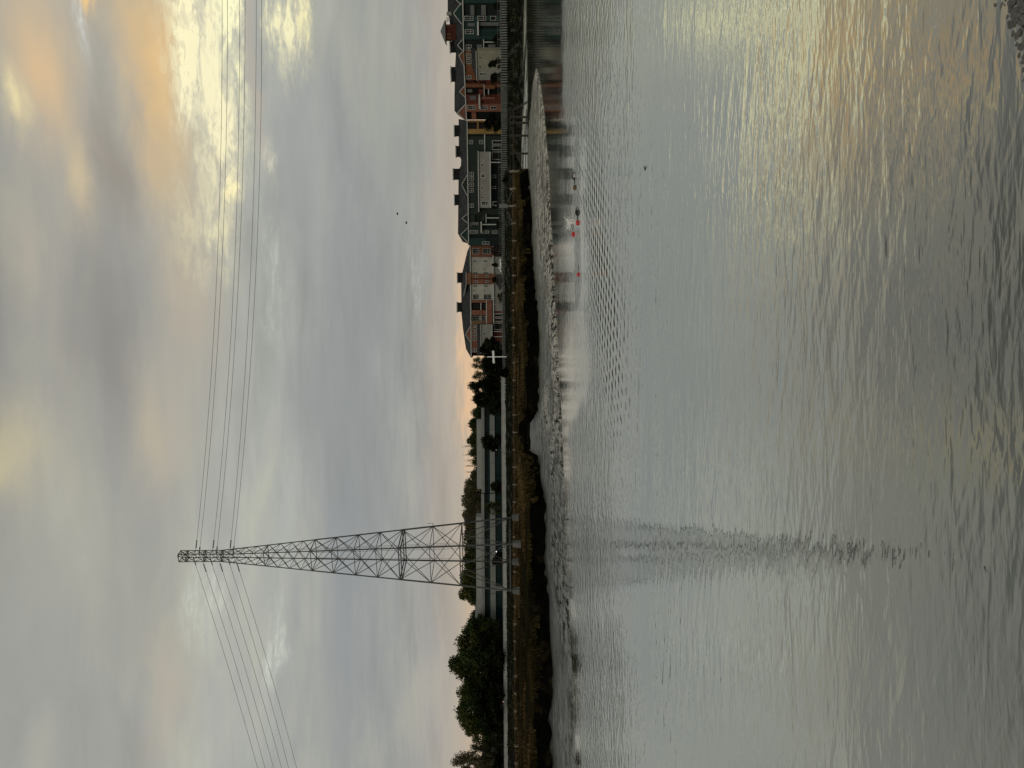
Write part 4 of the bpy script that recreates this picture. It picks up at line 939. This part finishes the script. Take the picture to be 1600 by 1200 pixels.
# ------------------------------------------------------------------ trees
def tree_proto(kind, seed):
    rnd = random.Random(seed); tb = MB(); lb = MB()
    Hh = 10.0; R = 4.0
    tb.cone((0, 0, -.5), (0.1, 0, 3.2), .32, .22); limbs = []
    nclump = {'dense': 34, 'airy': 30, 'bare': 16, 'shrub': 24}[kind]
    for i in range(nclump):
        th = rnd.uniform(0, 2*PI); f = (i+.5)/nclump
        if kind == 'shrub': zc = 0.9+f*7.4; env = R*(1.0-0.5*(f**2))
        elif kind == 'bare': zc = 3+f*6.4; env = R*.35
        else: zc = 1.7+f*7.3; env = R*math.sqrt(max(.08, 1-((f-.42)/.62)**2))
        rr = env*rnd.uniform(.35, .85)*(1 if kind != 'bare' else rnd.uniform(.3, 1)); c = Vector((rr*math.cos(th), rr*math.sin(th), zc))
        limbs.append(c); q = Vector((0.1, 0, max(1.2, min(zc*0.55, 6.5)))); m_ = (q+c)/2+Vector((0, 0, rnd.uniform(-.1, .5)))
        tb.cone(q, m_, .12, .08, 5); tb.cone(m_, c, .08, .03, 5)
        if kind in ('airy', 'bare'):
            for _ in range(5 if kind == 'airy' else 9):
                e = c+Vector((rnd.gauss(0, .7), rnd.gauss(0, .7), rnd.uniform(.1, 1.5))); tb.cone(m_.lerp(c, rnd.uniform(.3, 1)), e, .035, .012, 3)
        nl, cr, ls = {'dense': (230, 1.75, .27), 'airy': (150, 1.6, .20), 'bare': (14, .6, .13), 'shrub': (230, 1.7, .28)}[kind]
        cr *= rnd.uniform(.7, 1.15)
        for _ in range(nl):
            d = Vector((rnd.gauss(0, 1), rnd.gauss(0, 1), rnd.gauss(0, 1))).normalized(); rad = cr*(rnd.random()**.45)
            p = c+Vector((d.x*rad, d.y*rad, d.z*rad*.75))
            if p.z < .15: continue
            a = Vector((rnd.gauss(0, 1), rnd.gauss(0, 1), rnd.gauss(0, 1))).normalized(); b = a.cross(d+Vector((.01, .02, .03))).normalized(); s = ls*rnd.uniform(.6, 1.3)
            lb.add([p-a*s, p-b*s*.55, p+a*s, p+b*s*.6], [(0, 1, 2, 3)])
    return tb, lb
PROT = {}
def get_proto(kind, v):
    if (kind, v) not in PROT:
        tb, lb = tree_proto(kind, v*17+len(kind)); me = []
        for mb in (tb, lb):
            m = bpy.data.meshes.new('m'); m.from_pydata(mb.v, [], mb.f); m.update(); me.append(m)
        PROT[(kind, v)] = me
    return PROT[(kind, v)]
MC = {}
def tree(y, xtop, hwid, D, kind, v, leafm, label, group=None, name='tree', cat='tree', base=4.8):
    d = ray(HZ(y), y); X = d.x/d.y*D; zt = zat(xtop, y, D); hgt = zt-base; rad = hwid*D/FP
    root = empty(name, (X, D, base), label, cat, group); root.scale = (rad/4.3, rad/4.3, hgt/(10.0 if kind != 'shrub' else 9.3)); root.rotation_euler.z = (y*1.7) % 6.28
    tm, lm = get_proto(kind, v)
    key = (kind, v, leafm.name)
    if key not in MC:
        l2 = lm.copy(); l2.materials.append(leafm); MC[key] = l2
        if not tm.materials: tm.materials.append(bark)
    for nm, me in (('trunk', tm), ('crown', MC[key])):
        o = bpy.data.objects.new(nm, me); C.objects.link(o); o.parent = root
    return root
GB = 'large trees beside the office'
tree(984, 722, 27, 250, 'dense', 1, leaf_g, 'leafy green tree at the right end of the big tree clump, against the long office', GB)
tree(1013, 712, 31, 247, 'dense', 2, leaf_g, 'green tree second from the right in the big tree clump', GB)
tree(1044, 701, 33, 250, 'dense', 3, leaf_g, 'tallest broad green tree in the big clump at the left', GB)
tree(1080, 714, 27, 246, 'dense', 1, leaf_g, 'green tree just left of the tallest one in the big clump', GB)
tree(1110, 711, 33, 251, 'dense', 2, leaf_g, 'broad rounded green tree in the left half of the big clump', GB)
tree(1134, 721, 22, 248, 'dense', 3, leaf_g, 'leftmost and lowest tree of the big green clump', GB)
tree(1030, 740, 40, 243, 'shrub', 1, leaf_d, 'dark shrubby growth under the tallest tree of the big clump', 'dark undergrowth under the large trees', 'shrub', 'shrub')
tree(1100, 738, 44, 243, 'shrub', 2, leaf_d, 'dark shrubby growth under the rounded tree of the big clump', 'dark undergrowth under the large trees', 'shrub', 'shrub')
tree(1186, 702, 20, 249, 'airy', 1, leaf_o, 'tall thin leaved tree at the far left edge', None)
tree(1163, 733, 15, 252, 'airy', 2, leaf_g, 'small sparse tree between the big clump and the thin leaved tree', None)
tree(1208, 714, 22, 250, 'airy', 3, leaf_g, 'sparse tree cut by the left edge of the view', None)
tree(963, 732, 15, 290, 'dense', 2, leaf_g, 'small round tree standing behind the long office roof near the big clump', None)
GR = 'trees rising behind the office roofs'
for i, (y, x, w, k, v, m, lab) in enumerate([
    (925, 716, 21, 'dense', 3, leaf_g, 'broad green tree behind the office, left of the lattice tower'), (901, 719, 19, 'dense', 1, leaf_g, 'green tree behind the office seen through the left legs of the tower'),
    (880, 723, 17, 'dense', 2, leaf_g, 'green tree behind the office seen in the middle of the tower'), (857, 725, 17, 'dense', 3, leaf_g, 'green tree behind the office seen inside the tower, right of its middle'),
    (836, 727, 15, 'dense', 1, leaf_o, 'low olive tree behind the right legs of the tower'),
    (817, 723, 16, 'airy', 1, leaf_o, 'sparse brownish tree just right of the tower'), (797, 721, 18, 'airy', 2, leaf_o, 'sparse brownish tree, second right of the tower'),
    (776, 721, 18, 'airy', 3, leaf_o, 'sparse brownish tree, third right of the tower'), (756, 724, 14, 'airy', 1, leaf_o, 'outermost sparse brownish tree, beside the bare trees'),
    (719, 736, 11, 'dense', 2, leaf_g, 'low green tree at the foot of the bare trees'), (704, 732, 14, 'dense', 1, leaf_g, 'green tree behind the pale rooftop box, left part'),
    (684, 729, 16, 'dense', 3, leaf_g, 'rounded green tree behind the pale rooftop box, middle'), (665, 731, 15, 'dense', 2, leaf_g, 'green tree behind the pale rooftop box, right part'),
    (647, 736, 14, 'dense', 1, leaf_g, 'green tree behind the right end of the office roof')]):
    tree(y, x, w, 285+(i % 3)*6, k, v, m, lab, GR)
for i, (y, x) in enumerate([(697, 723), (710, 724), (719, 727), (728, 725), (737, 727), (745, 732)]):
    tree(y, x, 7, 300, 'bare', 1+i % 2, leaf_o, ['bare upright tree, rightmost of the row behind the office', 'bare upright tree, second of the row from the right', 'bare upright tree, third of the row from the right',
         'bare upright tree, third of the row from the left', 'bare upright tree, second of the row from the left', 'bare upright tree, leftmost and lowest of the row'][i], 'bare trees in a row behind the office')
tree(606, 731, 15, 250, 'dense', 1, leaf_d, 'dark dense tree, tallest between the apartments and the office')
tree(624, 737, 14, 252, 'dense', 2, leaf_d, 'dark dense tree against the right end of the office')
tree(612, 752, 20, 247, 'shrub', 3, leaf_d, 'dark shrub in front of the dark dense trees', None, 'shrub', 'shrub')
tree(568, 735, 14, 262, 'airy', 2, leaf_o, 'see-through pale tree right beside the terracotta apartment')
tree(588, 736, 12, 262, 'airy', 1, leaf_g, 'see-through darker tree beside the dark dense trees')
tree(572, 751, 24, 239.5, 'shrub', 1, leaf_d, 'large dark shrub right behind the white crossed post', None, 'shrub', 'shrub')
tree(541, 748, 19, 240, 'shrub', 2, leaf_d, 'dark shrub hiding the corner of the terracotta apartment', None, 'shrub', 'shrub')
tree(691, 751, 15, 247, 'dense', 2, leaf_d, 'round dark tree standing in front of the office glass')
tree(793, 757, 13, 248, 'airy', 3, leaf_g, 'thin dark tree in front of the office right of the tower')
tree(760, 765, 12, 247, 'shrub', 1, leaf_d, 'low dark shrub in front of the long office, beside the gap', None, 'shrub', 'shrub')
tree(873, 768, 14, 246, 'shrub', 2, leaf_d, 'dark shrub in front of the office seen between the tower legs', None, 'shrub', 'shrub')
tree(100, 762, 9, 198, 'shrub', 3, leaf_d, 'spiky dark shrub in front of the olive wall', None, 'shrub', 'shrub')
tree(122, 765, 11, 203, 'shrub', 1, leaf_d, 'dark shrub in front of the orange apartment beside the grey wall', None, 'shrub', 'shrub')
tree(190, 755, 18, 212, 'shrub', 2, leaf_d, 'large dark hedge covering the foot of the yellow bay', None, 'shrub', 'shrub')
tree(60, 768, 8, 197, 'shrub', 2, leaf_d, 'dark shrub at the foot of the teal apartment', None, 'shrub', 'shrub')
tree(10, 769, 9, 195, 'shrub', 1, leaf_d, 'dark shrub below the first gable of the teal apartment', None, 'shrub', 'shrub')
tree(391, 766, 11, 229, 'shrub', 3, leaf_r, 'dark reddish shrub below the first terracotta wall', None, 'shrub', 'shrub')
tree(437, 768, 9, 231, 'shrub', 1, leaf_d, 'dark shrub below the middle terracotta wall', None, 'shrub', 'shrub')
tree(414, 767, 4, 232, 'shrub', 2, leaf_d, 'narrow dark shrub below the grey wall behind the white car', None, 'shrub', 'shrub')
tree(465, 777, 9, 230, 'shrub', 2, leaf_g, 'low green shrub right of the dark car', None, 'shrub', 'shrub')
tree(281, 784, 7, 205, 'shrub', 3, leaf_d, 'dark bush growing in front of the sheet pile wall', None, 'bush', 'bush', 2.6)
tree(583, 779, 10, 231, 'shrub', 1, leaf_d, 'dark bush at the end of the sheet pile wall beside the pale wall', None, 'bush', 'bush', 3.4)
tree(350, 775, 10, 222, 'shrub', 3, leaf_d, 'low dark shrub below the twin gables of the green grey apartment', None, 'shrub', 'shrub')

for i, (y, x, w, D, k, m, lab) in enumerate([
    (560, 757, 18, 256, 'shrub', leaf_d, 'dark shrubby tree behind the white crossed post, touching the apartment'), (592, 752, 20, 256, 'shrub', leaf_d, 'dark shrubby tree right of the dark dense pair'),
    (640, 762, 14, 246, 'shrub', leaf_d, 'dark shrub at the right corner of the office'), (1062, 722, 26, 252, 'shrub', leaf_g, 'bushy green tree filling the middle of the big clump'),
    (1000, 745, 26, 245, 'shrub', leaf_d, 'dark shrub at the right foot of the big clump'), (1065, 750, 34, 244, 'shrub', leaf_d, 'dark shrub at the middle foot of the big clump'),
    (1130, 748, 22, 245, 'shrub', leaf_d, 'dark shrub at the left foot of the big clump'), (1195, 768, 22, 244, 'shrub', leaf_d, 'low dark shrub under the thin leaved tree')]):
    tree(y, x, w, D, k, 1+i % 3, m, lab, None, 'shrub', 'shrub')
UG = [(640, 18, 'right corner of the office'), (672, 18, 'right part of the pale rooftop box'), (700, 16, 'middle of the pale rooftop box'), (745, 16, 'left end of the pale rooftop box'), (765, 17, 'gap between the two offices'),
      (786, 18, 'right end of the long office'), (808, 18, 'long office just right of the tower'), (828, 18, 'rightmost leg of the tower'), (848, 18, 'tower, right of its middle'), (869, 18, 'middle of the tower'),
      (891, 19, 'tower, left of its middle'), (914, 20, 'leftmost leg of the tower'), (933, 14, 'long office, left of the tower')]
for i, (y, w, wh) in enumerate(UG):
    tree(y, (741, 732, 735, 733, 722, 720, 720, 723, 723, 721, 720, 719, 727)[i], w*1.6, 302, 'shrub', 1+i % 3, leaf_o if 740 < y < 830 else leaf_g, 'low growth in the tree row behind the '+wh, 'undergrowth trees behind the office roofs', 'shrub', 'shrub')
def far_wood():
    mb = MB(); rnd = random.Random(31)
    for _ in range(17000):
        y = rnd.uniform(-250, 1450); D = rnd.uniform(350, 380); p = P(HZ(y), y, D); top = 6.5+3.2*mn.noise(Vector((p.x*.05, 0, 0)))
        z = 4.3+max(.5, top)*rnd.random()**1.3+rnd.uniform(-.3, .6); c = Vector((p.x, D, z)); a = Vector((rnd.gauss(0, 1), rnd.gauss(0, 1), rnd.gauss(0, 1))).normalized()*rnd.uniform(.6, 1.1)
        b = a.cross(Vector((rnd.gauss(0, 1), rnd.gauss(0, 1), rnd.gauss(0, 1)))).normalized()*rnd.uniform(.5, 1.0); mb.add([c-a, c-b, c+a, c+b], [(0, 1, 2, 3)])
    tag(mb.build('distant_trees', leaf_d), 'low dark far-off belt of trees closing the view behind the buildings', 'trees', kind='stuff')
far_wood()
# ------------------------------------------------------------------ cars
def car(y0, y1, D, body_m, label, van=False):
    d0 = ray(HZ(y1), y1); X = d0.x/d0.y*D; Ln = (y1-y0)*D/FP; g = 5.0; s = Ln/4.4; hh = s*(1.9 if van else 1.45)
    root = empty('car', (X+Ln/2, D, g), label, 'car')
    prof = [(0, .35), (0, .75), (.08, .85), (.22, .92), (.34, 1.42/1.45*1), (.72, 1.45), (.88, .98), (1, .9), (1, .35)] if not van else [(0, .3), (0, .9), (.16, 1.0), (.27, 1.42), (.97, 1.45), (1, .9), (1, .3)]
    k = hh/1.45; mb = MB(); n = len(prof); pr = [(X+Ln*a, b*k if a not in (.34,) else 1.38*k) for a, b in prof]
    for dy, sc in ((-.85, 1), (.85, 1)): mb.v += [(a, D+dy*s, g+b) for a, b in pr]
    mb.f += [tuple(range(n)), tuple(range(2*n-1, n-1, -1))] + [(i, (i+1) % n, n+(i+1) % n, n+i) for i in range(n)]
    mb.build('body', body_m, root)
    mb = MB()
    mb.v += [(X+Ln*a, D-.87*s, g+b*k) for a, b in ((.30, .98), (.37, 1.32), (.70, 1.36), (.82, 1.0))]+[(X+Ln*a, D-.84*s, g+b*k) for a, b in ((.30, .98), (.37, 1.32), (.70, 1.36), (.82, 1.0))]
    mb.f += [(0, 1, 2, 3), (7, 6, 5, 4), (0, 4, 5, 1), (1, 5, 6, 2), (2, 6, 7, 3), (3, 7, 4, 0)]; mb.build('window', glass, root)
    for a in (.2, .8):
        mb = MB(); mb.cone((X+Ln*a, D-.9*s, g+.33*s), (X+Ln*a, D-.68*s, g+.33*s), .33*s, .33*s, 14); w = mb.build('wheel', rubber, root)
        mb = MB(); mb.cone((X+Ln*a, D-.92*s, g+.33*s), (X+Ln*a, D-.88*s, g+.33*s), .19*s, .19*s, 10); mb.build('rim', panel_m, w)
bwm = mat('bright_white', (.85, .85, .85), .6, .05)
car(405, 425, 225, bwm, 'white car parked on the levee road in front of the grey wall')
car(429, 452, 226, blackcar, 'dark car parked beside the white car in front of the apartments', True)

# ------------------------------------------------------------------ swimmers, tow floats, splash, birds
def skinned(name, verts, edges, radii, m, parent, root_i=0, sub=1):
    me = bpy.data.meshes.new(name); me.from_pydata(verts, edges, []); o = bpy.data.objects.new(name, me); C.objects.link(o)
    sk = o.modifiers.new('s', 'SKIN'); sk.use_smooth_shade = True; su = o.modifiers.new('u', 'SUBSURF'); su.levels = sub; su.render_levels = sub
    lay = me.skin_vertices[0].data if me.skin_vertices else None
    if lay is None:
        bm = bmesh.new(); bm.from_mesh(me); bm.verts.layers.skin.verify(); bm.to_mesh(me); bm.free(); lay = me.skin_vertices[0].data
    for i, r in enumerate(radii): lay[i].radius = (r, r) if not isinstance(r, tuple) else r; lay[i].use_root = (i == root_i)
    bpy.context.view_layer.update(); dg = bpy.context.evaluated_depsgraph_get(); ev = o.evaluated_get(dg); nm = bpy.data.meshes.new_from_object(ev)
    bpy.data.objects.remove(o); nm.materials.clear(); nm.materials.append(m)
    for q in nm.polygons: q.use_smooth = True; q.material_index = 0
    r = bpy.data.objects.new(name, nm); C.objects.link(r); r.parent = parent; return r
def swimmer(x, y, label, arm_up=True, cap=None, sink=0.05):
    # local axes: +x swimming direction (towards real right); z = 0 is the water surface
    p = G(x, y, 0.0); root = empty('person', tuple(p), label, 'person', 'open water swimmers')
    v = []; e = []; r = []
    def add(pt, rad, par=None):
        v.append((pt[0], pt[1], pt[2]-sink)); r.append(rad)
        if par is not None: e.append((par, len(v)-1))
        return len(v)-1
    pel = add((-.85, 0, -.10), (.15, .11)); ch = add((-.45, 0, -.03), (.17, .12), pel); sh = add((-.22, 0, -.01), (.15, .11), ch); nk = add((-.06, 0, .0), .065, sh)
    h1 = add((.06, 0, .015), .095, nk); h2 = add((.17, 0, .02), .085, h1)
    for s in (-1, 1):
        a = add((-1.0, s*.09, -.14), .10, pel); k = add((-1.35, s*.10, -.20), .065, a); an = add((-1.75, s*.09, -.16), .04, k); add((-1.93, s*.08, -.12), .028, an)
    def hand(w, d, up):
        d = Vector(d).normalized(); side = d.cross(Vector(up)).normalized(); wv = Vector(v[w])+Vector((0, 0, sink))
        pm = add(wv+d*.06, (.038, .018), w)
        for i, (o, L) in enumerate(((-.032, .065), (-.011, .08), (.011, .075), (.031, .058))):
            b = add(wv+d*.10+side*o, .010, pm); add(wv+d*(.10+L)+side*o*1.35-Vector(up)*.015, .008, b)
        t1 = add(wv+d*.05+side*.045, .011, pm); add(wv+d*.09+side*.075, .009, t1)
    s = -1
    if arm_up:      # near arm recovering over the water: elbow high, hand reaching ahead
        a = add((-.20, s*.19, .03), .062, sh); el_ = add((.0, s*.30, .21), .048, a); w = add((.27, s*.27, .12), .032, el_); hand(w, (.8, 0, -.5), (0, 0, 1))
    else:
        a = add((-.18, s*.20, -.02), .062, sh); el_ = add((.08, s*.26, .0), .046, a); w = add((.34, s*.24, -.03), .032, el_); hand(w, (1, 0, -.1), (0, 0, 1))
    s = 1
    a = add((-.24, s*.20, -.05), .062, sh); el_ = add((-.10, s*.24, -.28), .046, a); w = add((-.25, s*.20, -.50), .032, el_); hand(w, (-.4, 0, -1), (1, 0, 0))
    skinned('body', v, e, r, wetsuit, root)
    mb = MB(); mb.blob(p+Vector((.135, 0, .06-sink)), .135, .105, .105, 14, 9); mb.build('swim_cap', cap or cap_w, root, smooth=True)
    return root
def tow_float(x, y, m, label, k=0.88):
    p = G(x, y, 0.0); p = p+Vector((0, 0, .0)); mb = MB(); seg = 12; prof = [(-.30, .02), (-.27, .09), (-.18, .145), (0, .16), (.18, .145), (.26, .09), (.30, .03)]
    vs = []
    for a, r in prof: vs += [(p.x+a*.7*k, p.y+r*.8*k*math.cos(2*PI*i/seg), p.z+.05*k+r*.75*k*math.sin(2*PI*i/seg)) for i in range(seg)]
    mb.add(vs, [(i*seg+j, i*seg+(j+1) % seg, (i+1)*seg+(j+1) % seg, (i+1)*seg+j) for i in range(len(prof)-1) for j in range(seg)])
    root = empty('tow_float', tuple(p), label, 'tow float', 'inflatable tow floats behind the swimmers'); mb.build('buoy', m, root, smooth=True)
    mb = MB(); mb.bar(p+Vector((.21, 0, .05)), p+Vector((.75, 0, -.01)), .02); mb.build('strap', rubber, root)
swimmer(897, 278, 'leading swimmer with a pale cap, furthest to the right', True)
tow_float(898.5, 293, yelf, 'dull yellow tow float just behind the leading swimmer')
swimmer(902, 334, 'swimmer in black with a bent arm raised, just ahead of a red float', True, cap=wetsuit)
tow_float(903, 348, redf, 'bright red tow float right behind the swimmer with the raised arm')
swimmer(893.5, 351, 'swimmer half hidden in white splash beyond the red float', False)
tow_float(896, 366, redf, 'red tow float floating furthest from the camera beyond the wake')
tow_float(904, 429, redf, 'small red tow float trailing alone far behind the other swimmers', .72)
def splash():
    p = G(893, 350, 0.0); mb = MB(); rnd = random.Random(9)
    for _ in range(420):
        a = rnd.uniform(0, 2*PI); sp = rnd.random(); h = rnd.random()**1.6; X = rnd.gauss(0, .16)+.55*h*rnd.choice((-.7, .9, .2)); z = h*.55; r = rnd.uniform(.010, .035)*(1.3-h)
        mb.blob(p+Vector((X, rnd.gauss(0, .12), z)), r, r, r*1.3, 5, 4)
    for s, L in ((.35, .62), (.12, .38), (-.3, .45)):
        for q in range(14): t = q/14; mb.blob(p+Vector((s*t*1.6, 0, L*t)), .05*(1-t)+.012, .05*(1-t)+.01, .06*(1-t)+.012, 5, 4)
    o = mb.build('splash', foam, loc=tuple(p)); tag(o, 'white splash of water thrown up by the swimmers', 'splash', kind='stuff')
splash()
def bird(x, y, D, label, s=1.0):
    p = P(x, y, D); mb = MB(); mb.blob(p, .20*s, .07*s, .06*s, 8, 6); mb.blob(p+Vector((.19*s, 0, .03*s)), .06*s, .045*s, .045*s, 8, 5); mb.cone(p+Vector((.24*s, 0, .03*s)), p+Vector((.32*s, 0, .02*s)), .018*s, .003, 5)
    mb.add([p+Vector((-.18*s, -.02, 0)), p+Vector((-.34*s, -.07*s, .01)), p+Vector((-.34*s, .07*s, .01)), p+Vector((-.18*s, .02, .02))], [(0, 1, 2, 3)])
    o = mb.build('bird', dark_m, loc=tuple(p)); tag(o, label, 'bird', 'birds flying over the apartments')
    for q in (-1, 1):
        w = MB(); a = p+Vector((.08*s, 0, .03)); b = p+Vector((.05*s, q*.25*s, .16*s)); c = p+Vector((-.06*s, q*.55*s, .10*s)); d = p+Vector((-.10*s, 0, .02)); e = p+Vector((-.10*s, q*.25*s, .13*s))
        t_ = Vector((0, 0, .015)); w.add([a, b, c, e, d, a+t_, b+t_, c+t_, e+t_, d+t_], [(0, 1, 3, 4), (1, 2, 3), (5, 9, 8, 6), (6, 8, 7), (0, 5, 6, 1), (1, 6, 7, 2), (2, 7, 8, 3), (3, 8, 9, 4), (4, 9, 5, 0)]); w.build('wing', dark_m, o, loc=(0, 0, 0)).location = (-p.x, -p.y, -p.z)
bird(621.5, 334, 110, 'small dark bird in flight, the higher and more rightward of the two', 1.0)
bird(635.5, 348, 105, 'small dark bird in flight, the lower of the two over the apartments', 1.0)
